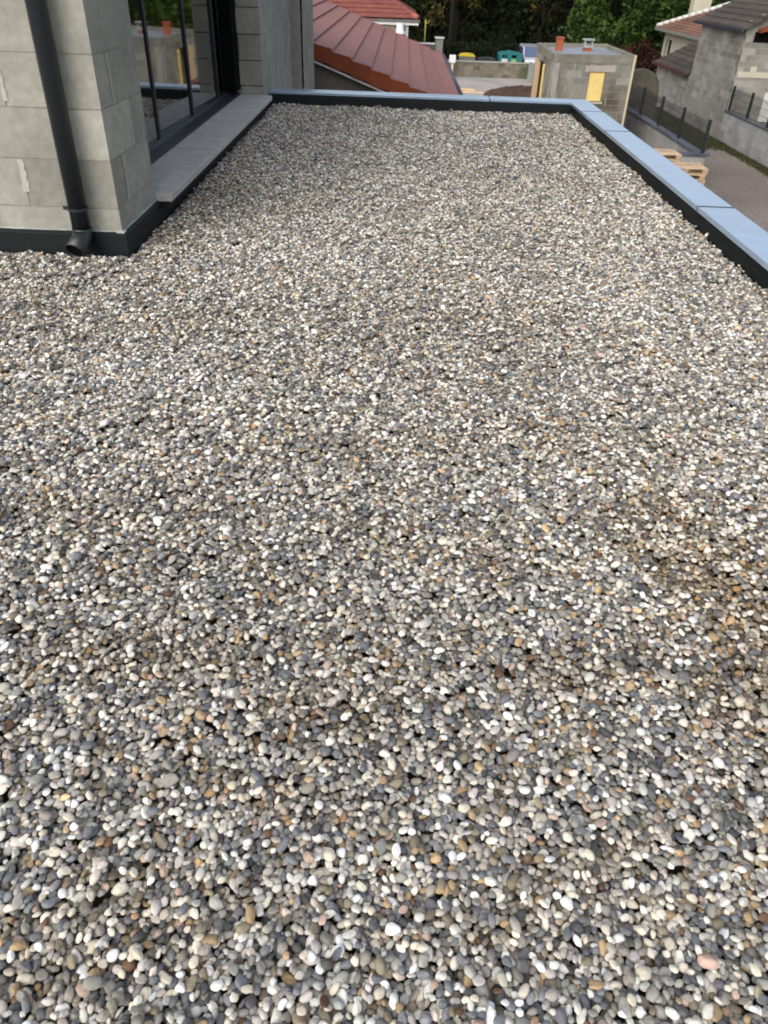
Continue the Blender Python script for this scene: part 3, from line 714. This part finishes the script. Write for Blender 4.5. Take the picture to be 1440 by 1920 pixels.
mb = MB(); mb.box((6.90,54.488,-3.28),(7.20,54.51,-3.10)); mb.build('label_plate', M['greenlabel'], o)
c = thing('parked_car', 'white car seen end on beside the teal container, half hidden by the block hut', 'car', (8.65, 57, -4.2))
mb = MB(); w = .88; prof = [(54.6,-3.95),(54.55,-3.35),(54.75,-3.12),(55.35,-3.02),(56.0,-2.52),(57.9,-2.46),(58.6,-3.0),(58.7,-3.95)]
mb.prism(prof, 8.65-w, 8.65+w, 'x'); mb.build('body', M['carwhite'], c, bevel=.06)
mb = MB(); mb.hexa([(8.65-.85,55.32,-3.00),(8.65+.85,55.32,-3.00),(8.65+.82,55.94,-2.54),(8.65-.82,55.94,-2.54),(8.65-.85,55.30,-2.97),(8.65+.85,55.30,-2.97),(8.65+.82,55.92,-2.51),(8.65-.82,55.92,-2.51)]); mb.build('windscreen', M['carglass'], c)
for sx in (-1,1):
    mb = MB(); mb.box((8.65+sx*.885,56.1,-2.95),(8.65+sx*.87,57.8,-2.58)); mb.build('side_window', M['carglass'], c)
    mb = MB(); mb.box((8.65+sx*.82,54.53,-3.36),(8.65+sx*.55,54.6,-3.22)); mb.build('headlight', M['lamp'], c, bevel=.02)
    for y in (55.35,57.85):
        w_ = MB(); w_.tube([(8.65+sx*.72,y,-3.88),(8.65+sx*.90,y,-3.88)], .32, 20); wo = w_.build('wheel', M['rubber'], c)
        w_ = MB(); w_.tube([(8.65+sx*.88,y,-3.88),(8.65+sx*.91,y,-3.88)], .19, 16); w_.build('rim', M['lightline'], wo)

# ------------------------------------------------------------------ block hut
HT_ = thing('block_hut', 'small flat roofed block hut with yellow boarded window and cream corner batten', 'hut', (6.2, 30, ZG))
FL, FR, BR, BL = (4.85,27.6), (7.58,28.2), (7.58,32.7), (4.93,32.0)
mb = MB()
kw = dict(course=.2, blen=.5, tj=.09, joint=.012, depthj=.004, mort_mi=1, smear_mi=2)
fl = math.hypot(FR[0]-FL[0], FR[1]-FL[1])
block_wall(mb, FL, FR, ZG, -.93, .2, hole=(1.28,1.83,-2.02,-1.18), face=-1, smear=.35, zoff=-.93, **kw)
block_wall(mb, FR, BR, ZG, -.93, .2, face=-1, smear=.2, zoff=-.93, **kw)
block_wall(mb, FL, BL, ZG, -.93, .2, hole=(1.9,3.9,ZG,-1.12), face=1, smear=.2, zoff=-.93, **kw)
block_wall(mb, BL, BR, ZG, -.93, .2, face=1, smear=.0, zoff=-.93, **kw)
mb.build('wall', [M['hutblock'], M['farmortar'], M['smear']], HT_)
def offs(p, q, r_, s_, d):       # inset quad
    cx_, cy_ = 6.2, 30.1
    return [(a[0]+(d if a[0] < cx_ else -d), a[1]+(d if a[1] < cy_ else -d)) for a in (p,q,r_,s_)]
out = [(FL[0]-.01,FL[1]-.01),(FR[0]+.01,FR[1]-.01),(BR[0]+.01,BR[1]+.01),(BL[0]-.01,BL[1]+.01)]; inn = offs(*out, .16)
mb = MB()
for i in range(4):
    j = (i+1) % 4
    mb.hexa([(*out[i],-.93),(*out[j],-.93),(*inn[j],-.93),(*inn[i],-.93),(*out[i],-.70),(*out[j],-.70),(*inn[j],-.70),(*inn[i],-.70)])
mb.build('ring_beam', mat('ring_beam', (.235,.225,.185), .95, .2, var=.2, vscale=2.0, stain=(.12,.11,.08), stain_scale=1.6, stain_amt=.5), HT_)
mb = MB(); mb.prism(inn, -.90, -.80, 'z'); mb.build('roof', M['hutroof'], HT_)
mb = MB(); u = Vector((FR[0]-FL[0], FR[1]-FL[1], 0)).normalized(); nn = Vector((u.y, -u.x, 0)); F0 = Vector((FL[0], FL[1], 0))
def fb(mb, s0, s1, z0, z1, o0, o1, tint=1.0):
    A = F0+u*s0; B_ = F0+u*s1
    pts = []
    for z in (z0, z1):
        for (q, o_) in ((A,o1),(B_,o1),(B_,o0),(A,o0)): w_ = q+nn*o_; pts.append((w_.x,w_.y,z))
    mb.hexa(pts, tint)
fb(mb, 1.30, 1.81, -2.00, -1.19, -.08, -.02); mb.build('window_board', M['yellow'], HT_)
mb = MB(); fb(mb, 1.26, 1.86, -2.08, -2.02, -.1, .05); mb.build('window_sill', M['cream'], HT_)
mb = MB(); fb(mb, 1.10, 2.15, -1.17, -.99, -.1, .004); mb.build('lintel', mat('lintel', (.40,.36,.32), .9, .2, var=.12, vscale=4), HT_)
mb = MB(); fb(mb, fl-.09, fl-.03, ZG, -.69, .012, .06); mb.build('batten', M['creampole'], HT_)
mb = MB(); mb.box((4.88,31.25,ZG),(5.02,31.55,-1.14)); mb.build('door_post', M['wood'], HT_)
mb = MB(); mb.box((4.84,29.42,ZG),(5.0,29.60,-1.14)); mb.build('door_post', M['yellow'], HT_)
mb = MB(); mb.box((5.34,30.3,-.80),(5.56,30.52,-.42)); mb.box((5.32,30.28,-.45),(5.58,30.54,-.40)); mb.build('clay_pipe', M['orange'], HT_, bevel=.01)
V = bpy.data.objects.new('chimney', None); COL.objects.link(V); V.parent = HT_; V.location = Vector((6.5,31.0,-.8)) - Vector(HT_.location)
mb = MB(); mb.box((6.34,30.5,-.80),(6.60,30.75,-.70)); mb.build('base', M['orange'], V)
mb = MB(); mb.box((6.31,30.47,-.70),(6.63,30.78,-.62))
for x in (6.33,6.56):
    for y in (30.49,30.71): mb.box((x,y,-.62),(x+.05,y+.05,-.48))
mb.box((6.28,30.44,-.48),(6.66,30.81,-.44)); mb.build('cowl', M['bluewall'], V)

# ------------------------------------------------------------------ enclosure wall with mesh fence
def mesh_fence(parent, x, posts, z0, hgt, post_h):
    for y in posts:
        mb = MB(); mb.box((x-.038,y-.038,z0),(x+.038,y+.038,z0+post_h)); mb.build('post', M['post'], parent)
    for a, b_ in zip(posts[:-1], posts[1:]):
        mb = MB(); lo, hi = min(a,b_)+.03, max(a,b_)-.03
        y = lo
        while y < hi: mb.box((x-.003,y,z0+.04),(x+.003,y+.006,z0+hgt)); y += .055
        z = z0+.05
        while z < z0+hgt: mb.box((x-.010,lo,z),(x-.006,hi,z+.008)); z += .20
        mb.build('mesh_panel', M['post'], parent)
E1 = thing('fenced_enclosure_wall', 'low block wall with dark coping and wire mesh fence between the block hut and the pallets', 'wall', (8.7, 27, ZG))
mb = MB()
block_wall(mb, (8.62,23.62), (8.62,32.9), ZG, -2.74, .2, course=.2, face=1, tj=.06, zoff=-2.74)
block_wall(mb, (5.0,23.5), (8.84,23.5), ZG, -2.74, .2, course=.2, face=-1, tj=.06, zoff=-2.74)
mb.build('masonry', [M['bluewall'], M['bluewall']], E1)
mb = MB(); mb.box((8.58,23.76,-2.74),(8.90,32.9,-2.69)); mb.box((5.0,23.44,-2.74),(8.95,23.755,-2.688)); mb.build('coping', M['coping'], E1, bevel=.006)
mesh_fence(E1, 8.76, [23.62,25.95,28.25,30.6,32.8], -2.69, .80, .86)
mb = MB(); mb.box((7.10,25.96,-3.6),(7.18,26.04,-2.2)); 
tag(mb.build('fence_post', M['post']), 'short dark post standing alone at the foot of the block hut', 'post')

# ------------------------------------------------------------------ right-hand building, annex, low wall with fence
XB = 12.12
T = thing('block_barn', 'tall grey block building with dark tiled roof and patched masonry at the right edge', 'building', (14, 33, ZG))
mb = MB(); kw2 = dict(course=.2, blen=.5, tj=.10, joint=.015, depthj=.004, mort_mi=1)
block_wall(mb, (XB,36.2), (XB,31.47), ZG, .02, .25, face=-1, **kw2)
block_wall(mb, (XB,31.47), (21.0,31.47), ZG, .02, .25, face=-1, **kw2)
z = .02; 
for k in range(14):                                       # gable courses
    x0 = XB + .2/.53*k + .1
    if x0 > 16.4: break
    block_wall(mb, (x0,31.47), (16.6+(16.6-x0),31.47), .02+.2*k, .02+.2*(k+1), .25, face=-1, offset=random.random()*.5, **kw2)
mb.box((XB+.25,31.75,ZG),(21.0,36.2,.0), 1, 1)
mb.build('wall', [M['farblock'], M['farmortar']], T)
mb = MB()
for sgn in (1,-1):
    for k in range(15):
        s0, s1 = k*.34, (k+1)*.34+.05
        def pt(s): return (16.6-sgn*(16.6-(XB-.22)) + sgn*s*.883, .06+s*.47-.10)
        a, e = pt(s0), pt(s1)
        mb.prism([(a[0],a[1]+.07),(e[0],e[1]+.02),(e[0],e[1]-.06),(a[0],a[1]-.02)], 31.22, 36.45, 'y', tint=random.uniform(.85,1.15))
mb.build('roof', M['darktile'], T)
mb = MB(); mb.box((XB-.30,31.2,-.12),(XB-.20,36.5,-.03)); mb.build('gutter', M['gutter'], T)
mb = MB(); mb.box((12.22,31.45,-1.50),(14.3,31.55,-1.32)); mb.box((12.62,31.452,-1.32),(12.84,31.56,-1.15)); mb.build('pale_lintel', M['cream'], T)
mb = MB(); mb.box((12.45,31.455,-.42),(13.1,31.5,-.10)); mb.build('opening', M['black'], T)
mb = MB(); mb.prism([(12.52,-.12),(13.4,.22),(13.4,.30),(12.52,-.02)], 31.1, 31.46, 'y'); mb.build('tile_ledge', M['terra'], T)
mb = MB(); mb.box((13.38,31.38,-2.90),(14.3,31.46,-1.95)); mb.build('shutter', M['lightline'], T, bevel=.01)

A = thing('lean_to_annex', 'low grey block annex with dark tile lean-to roof behind the tall block building', 'building', (14, 38.6, ZG))
mb = MB(); block_wall(mb, (XB,41.1), (XB,36.22), ZG, -1.9, .2, face=-1, **kw2); mb.box((XB+.21,36.25,ZG),(15.5,41.1,-1.92),1,1)
mb.prism([(XB+.2,-1.92),(15.5,-1.92),(15.5,-.3)], 36.25, 41.05, 'y', 1, 1)
mb.build('wall', [M['farblock'], M['farmortar']], A)
mb = MB()
for k in range(11):
    s0, s1 = k*.32, (k+1)*.32+.05
    a = (XB-.18+s0*.9, -1.93+s0*.44); e = (XB-.18+s1*.9, -1.93+s1*.44)
    mb.prism([(a[0],a[1]+.09),(e[0],e[1]+.04),(e[0],e[1]-.04),(a[0],a[1]+.0)], 36.26, 41.3-.05*random.random(), 'y', tint=random.uniform(.85,1.15))
mb.build('roof', M['darktile'], A)
mb = MB(); mb.box((XB-.26,36.3,-1.97),(XB-.17,41.3,-1.85)); mb.build('gutter', mat('red_brown_gutter', (.07,.025,.03), .6, .4), A)

B2 = thing('brown_roofed_house', 'cream walled house with brown hip roof and pale chimney behind the lean-to annex', 'house', (17, 46, ZG))
mb = MB(); rows = 16; EX, EY, EZ = 14.24, 50.0, -.92; WD = 7.0; LN = 9.0; HH = 3.0
for i in range(rows):
    f0, f1 = i/rows, (i+1)/rows+.01; q = WD/2
    A0 = (EX+q*f0, EY-q*f0, EZ+HH/2*f0); A1 = (EX+q*f0, EY-LN, EZ+HH/2*f0); B0 = (EX+q*f1, EY-q*f1, EZ+HH/2*f1); B1 = (EX+q*f1, EY-LN, EZ+HH/2*f1)
    L4 = [A0, A1, B1, B0]
    mb.hexa([(p[0],p[1],p[2]-.05) for p in L4] + [(A0[0],A0[1],A0[2]+.05),(A1[0],A1[1],A1[2]+.05),B1,B0], random.uniform(.85,1.15))
q = WD/2
mb.quad([(EX,EY,EZ),(EX+WD,EY,EZ),(EX+q,EY-q,EZ+HH/2)],1); mb.quad([(EX+WD,EY,EZ),(EX+WD,EY-LN,EZ),(EX+q,EY-LN,EZ+HH/2),(EX+q,EY-q,EZ+HH/2)],1); mb.quad([(EX+WD,EY-LN,EZ),(EX,EY-LN,EZ),(EX+q,EY-LN,EZ+HH/2)],1)
mb.build('roof', M['browntile'], B2)
mb = MB()
for i in range(14):
    f, f2 = i/14, (i+1)/14; mb.tube([(EX+q*f,EY-q*f,EZ+HH/2*f+.07),(EX+q*f2,EY-q*f2,EZ+HH/2*f2+.05)], .11, 8)
mb.build('hip_tiles', M['lightline'], B2, smooth=True)
mb = MB(); mb.box((EX-.1,EY-LN,EZ-.14),(EX,EY+.05,EZ-.01)); mb.build('gutter', M['binbody'], B2)
mb = MB(); block_wall(mb, (EX+.42,EY-.4), (EX+.42,EY-LN), ZG, EZ-.02, .3, hole=(.55,1.5,-2.3,-1.42), course=.4, blen=1.0, face=-1, tj=.02, joint=.002, depthj=.0)
mb.box((EX+.75,EY-LN,ZG),(EX+WD-.4,EY-.4,EZ-.02)); mb.build('wall', [M['cream'], M['cream']], B2)
mb = MB(); mb.box((EX+.60,EY-1.9,-2.3),(EX+.63,EY-.95,-1.42)); mb.build('arched_window', M['black'], B2)
mb = MB(); mb.box((15.7,49.0,-1.0),(16.6,49.7,1.7)); mb.build('chimney', M['cream'], B2)

Q = thing('fenced_low_wall', 'long low grey block wall topped by mesh fence running from the tall block building', 'wall', (12.2, 24, ZG))
mb = MB(); block_wall(mb, (12.08,31.36), (12.08,12), ZG, -2.60, .2, course=.2, face=-1, tj=.09, zoff=-2.6); mb.build('masonry', [M['bluewall'], M['bluewall']], Q)
mb = MB(); mb.box((12.05,12,-2.60),(12.32,31.40,-2.56)); mb.build('coping', M['coping'], Q)
mesh_fence(Q, 12.18, [31.3,29.5,27.7,25.9,24.1,22.3,20.5,18.7,16.9], -2.56, .74, .80)

o = thing('round_topped_wall', 'dark mossy wall with a rounded top behind the mesh fence', 'wall', (9.4, 33.2, ZG))
mb = MB(); pr = [(8.55,ZG),(10.1,ZG),(10.05,-2.3)] + [(9.30+.70*math.cos(a), -2.05+.55*math.sin(a)) for a in [i*math.pi/10 for i in range(1,10)]] + [(8.55,-2.05)]
mb.prism(pr, 33.2, 33.5, 'y'); mb.build('masonry', mat('mossy_wall', (.085,.08,.062), .95, .2, var=.3, vscale=1.5, stain=(.04,.045,.02), stain_scale=1.2, stain_amt=.7), o)

# grass
def blades(name, pts_fn, count, h, m, label, cat):
    vs = np.zeros((count,3,3), np.float32)
    for i in range(count):
        x, y, z = pts_fn(); a = random.uniform(0, math.pi); w = h*.16; hh = h*random.uniform(.5,1.2); lx, ly = random.gauss(0,h*.3), random.gauss(0,h*.3)
        vs[i] = ((x-w*math.cos(a),y-w*math.sin(a),z),(x+w*math.cos(a),y+w*math.sin(a),z),(x+lx,y+ly,z+hh))
    me = bpy.data.meshes.new(name); me.from_pydata(vs.reshape(-1,3).tolist(), [], [(3*i,3*i+1,3*i+2) for i in range(count)]); me.materials.append(m)
    at = me.attributes.new('tint','FLOAT','FACE'); at.data.foreach_set('value', RNG.random(count).astype(np.float32))
    o = bpy.data.objects.new(name, me); COL.objects.link(o); return tag(o, label, cat, kind='stuff')
def strip():
    y = random.uniform(14,31.4); return (12.05-abs(random.gauss(0,.16)), y, ZG)
blades('grass_strip', strip, 14000, .09, M['grassleaf'], 'strip of rough green grass along the foot of the long low wall', 'grass')
def lawn():
    while True:
        y = random.uniform(28.5,40); x = random.uniform(9.0,12.05)
        if y > 29.2+abs(x-10.8)*.9+random.uniform(-.5,.5)+.35*math.sin(x*3): return (x,y,ZG)
blades('grass_patch', lawn, 26000, .11, M['grassleaf'], 'patch of dark green grass behind the mesh fence at the foot of the tall block building', 'grass')

# ------------------------------------------------------------------ pallets
def make_pallet():
    o = thing('pallet', '', 'pallet', (0,0,0), 'timber pallets stacked by the enclosure wall')
    def part(nm, a, b_, t): q = MB(); q.box(a, b_, t); q.build(nm, M['pallet'], o, bevel=.002)
    for k in range(7):
        yy = -.4 + .8*k/6*.895; part('top_board', (-.6, yy, .122), (.6, yy+.085, .144), random.uniform(.85,1.15))
    for xx in (-.6,-.0725,.455):
        part('stringer', (xx, -.4, .1), (xx+.145, .4, .1215), random.uniform(.85,1.1))
        for yy in (-.4,-.05,.3): part('spacer_block', (xx, yy, .0225), (xx+.145, yy+.1, .0995), random.uniform(.7,.95))
    for yy in (-.4,-.05,.3): part('skid', (-.6,yy,0), (.6,yy+.1,.022), random.uniform(.85,1.1))
    return o
def put(o, x, y, z, rz, label):
    o.location = (x,y,z); o.rotation_euler = (0,0,rz); o['label'] = label
proto = make_pallet(); first = True
NUM = ['bottom', 'second from the bottom', 'third from the bottom', 'fourth from the bottom', 'fifth from the bottom', 'sixth from the bottom', 'topmost']
for nst, (sx, sy, nm) in enumerate(((7.68, 22.0, 'front stack nearest the road'), (7.26, 22.98, 'rear stack against the enclosure wall'))):
    for k in ([0,1,2,3,4,6], range(7))[nst]:
        o = proto if first else copy_tree(proto); first = False
        put(o, sx+random.uniform(-.03,.03), sy+random.uniform(-.01,.01), ZG+.005+(5 if (k == 6 and nst == 0) else k)*.1465, random.uniform(-.02,.02), 'pale wood pallet, '+NUM[k]+' of the '+nm)

# ------------------------------------------------------------------ vegetation
def leaves_mesh(name, centres, radii, per, size, m, hue_fn=None, squash=.8):
    C_ = np.repeat(np.asarray(centres, float), per, 0); R_ = np.repeat(np.asarray(radii, float), per)
    n_ = len(C_)
    dv = RNG.normal(0,1,(n_,3)); dv /= np.linalg.norm(dv,axis=1)[:,None]; rad = R_*RNG.random(n_)**.45
    p = C_ + dv*rad[:,None]*np.array([1,1,squash])
    a = RNG.normal(0,1,(n_,3)); a /= np.linalg.norm(a,axis=1)[:,None]
    b_ = np.cross(a, RNG.normal(0,1,(n_,3))); b_ /= np.linalg.norm(b_,axis=1)[:,None]
    s_ = (size*RNG.uniform(.6,1.4,n_))[:,None]
    q = np.stack([p-a*s_, p+b_*s_*.55, p+a*s_, p-b_*s_*.55], 1).reshape(-1,3)
    me = bpy.data.meshes.new(name); me.vertices.add(4*n_); me.vertices.foreach_set('co', q.astype(np.float32).ravel())
    me.loops.add(4*n_); me.loops.foreach_set('vertex_index', np.arange(4*n_, dtype=np.int32)); me.polygons.add(n_)
    me.polygons.foreach_set('loop_start', np.arange(0,4*n_,4,dtype=np.int32)); me.update(calc_edges=True)
    cl = np.repeat(RNG.random(len(centres)), per)
    hv = np.clip(cl*.7 + RNG.random(n_)*.3, 0, 1)
    if hue_fn is not None: hv = np.clip(hue_fn(p, hv), 0, 1)
    at = me.attributes.new('tint','FLOAT','FACE'); at.data.foreach_set('value', hv.astype(np.float32))
    me.materials.append(m); return me
def crown_centres(n_, rx, rz, zc, shell=.55):
    dv = RNG.normal(0,1,(n_,3)); dv /= np.linalg.norm(dv,axis=1)[:,None]; r_ = shell + (1-shell)*RNG.random(n_)
    lob = 1 + .22*np.sin(dv[:,0]*4+rx)*np.cos(dv[:,1]*5+zc)
    return dv*(r_*lob)[:,None]*np.array([rx,rx,rz]) + np.array([0,0,zc])
def tree(name, loc, hgt, rx, m, label, n_=150, per=55, size=.13, low=.12, cat='tree'):
    o = thing(name, label, cat, loc)
    rz = hgt*(1-low)/2; zc = hgt*low + rz
    me = leaves_mesh('crown', crown_centres(n_, rx, rz, zc), RNG.uniform(.45,1.0,n_)*rx*.30, per, size, m)
    cr = bpy.data.objects.new('crown', me); COL.objects.link(cr); cr.parent = o
    mb = MB(); L0 = Vector(loc)
    mb.tube([L0+Vector((0,0,-.1)), L0+Vector((.1,.05,hgt*.35)), L0+Vector((-.05,.1,hgt*.75))], .035*hgt, 10, r1=.01*hgt)
    for k in range(7):
        a = random.uniform(0,6.28); z0 = hgt*random.uniform(.15,.6)
        mb.tube([L0+Vector((.03,.03,z0)), L0+Vector((math.cos(a)*rx*.35, math.sin(a)*rx*.35, z0+hgt*.12)), L0+Vector((math.cos(a)*rx*.75, math.sin(a)*rx*.75, z0+hgt*.22))], .014*hgt, 7, r1=.004*hgt)
    mb.build('trunk', M['bark'], o, smooth=True)
    return o
hm = MB()
hp = [(-300,-4.2,0)]
for i in range(30):
    for j in range(8):
        def hz(i_, j_): return -4.3 + 14*(1-math.exp(-j_*.5)) + 2.0*math.sin(i_*.9+j_)*min(1,j_) 
        x0_, x1_ = -300+20*i, -280+20*i; y0_, y1_ = 78+j*9, 87+j*9
        hm.quad([(x0_,y0_,hz(i,j)),(x1_,y0_,hz(i+1,j)),(x1_,y1_,hz(i+1,j+1)),(x0_,y1_,hz(i,j+1))])
tag(hm.build('backdrop_hill', mat('dark_backdrop', (.012,.017,.007), .98, .1, var=.4, vscale=.3), smooth=True), None, None, kind='structure')  # added dark backdrop that closes the bright sky gaps between the trees
# the wood behind: one mass
cs, rs = [], []
mbt = MB()
for row, (yy, n_t, hh) in enumerate(((63,26,8.5),(67.5,24,11),(73,22,14))):
    for i in range(n_t):
        x = -42 + 104*(i+random.uniform(-.3,.3))/n_t; y = yy+random.uniform(-1.3,1.3); h_ = hh*random.uniform(.8,1.15); rx = random.uniform(2.3,3.4)
        n_c = 70 if -12 < x < 30 else 34
        c_ = crown_centres(n_c, rx, h_*.48, h_*.5, .35) + np.array([x,y,-4.3]); cs.append(c_); rs.append(RNG.uniform(.5,1.0,n_c)*1.0)
        mbt.tube([(x,y,-4.3),(x+.15,y,-4.3+h_*.4),(x,y+.1,-4.3+h_*.8)], .16, 7, r1=.05)
me = leaves_mesh('woodland', np.concatenate(cs), np.concatenate(rs), 34, .17, M['leafdark'])
wo = bpy.data.objects.new('woodland', me); COL.objects.link(wo)
tag(wo, 'dark dense wood closing the view beyond the road', 'woodland', kind='stuff')
tr = mbt.build('woodland_trunks', M['bark'], None, smooth=True, recalc=False); tag(tr, 'thin trunks standing inside the dark wood', 'woodland', kind='stuff')
tree('broadleaf_tree', (13.4,53.5,-4.2), 8.0, 3.2, M['leafgreen'], 'bright green bushy tree behind the block hut and left of the brown roofed house', 240, 60, .14, low=.02)
tree('broadleaf_tree', (18.5,56,-4.2), 9.0, 3.4, M['leafgreen'], 'green tree rising behind the pale chimney of the brown roofed house', 180, 55, .15, low=.02)
tree('autumn_tree', (3.6,60.5,-4.2), 9.5, 3.0, M['leafyellow'], 'yellowing tree in front of the dark wood above the yellow pole', 110, 40, .13, low=.30)
tree('autumn_tree', (9.4,60.6,-4.2), 9.0, 2.0, M['leafyellow'], 'slender yellow brown tree above the teal container', 40, 34, .12, low=.32)
tree('red_shrub', (12.15,44.2,ZG), 2.15, 1.1, M['leafred'], 'dark red leaved shrub between the block hut and the lean-to annex', 110, 60, .07, low=.0, cat='shrub')
tree('red_shrub', (10.7,45.5,ZG), 1.9, 1.3, M['leafred'], 'smaller brownish red shrub just right of the hut roof', 90, 60, .07, low=.0, cat='shrub')
# bare grey trunk
o = thing('tree_trunk', 'bare brown trunk rising behind the gate pillar', 'tree', (2.85,51.5,-4.2))
mb = MB(); mb.tube([(2.85,51.5,-4.25),(2.83,51.5,-2.2),(2.88,51.6,.3),(3.0,51.7,2.8)], .15, 12, r1=.09); mb.build('trunk', M['bark'], o, smooth=True)
me = leaves_mesh('crown', crown_centres(60, 2.0, 1.6, 7.5), RNG.uniform(.4,.9,60), 45, .13, M['leafdark']); cr = bpy.data.objects.new('crown', me); COL.objects.link(cr); cr.parent = o
# clipped hedge
n_h = 900
hc = np.stack([RNG.uniform(2.7,11.5,n_h), RNG.uniform(57.6,58.8,n_h), RNG.uniform(-4.2,-2.62,n_h)],1)
me = leaves_mesh('hedge', hc, np.full(n_h,.26), 34, .07, M['leafhedge'])
ho = bpy.data.objects.new('hedge', me); COL.objects.link(ho); tag(ho, 'dark clipped hedge along the road behind the bins', 'hedge')
mb = MB(); mb.box((2.8,57.8,-4.2),(11.4,58.6,-2.75)); mb.build('stems', M['bark'], ho)
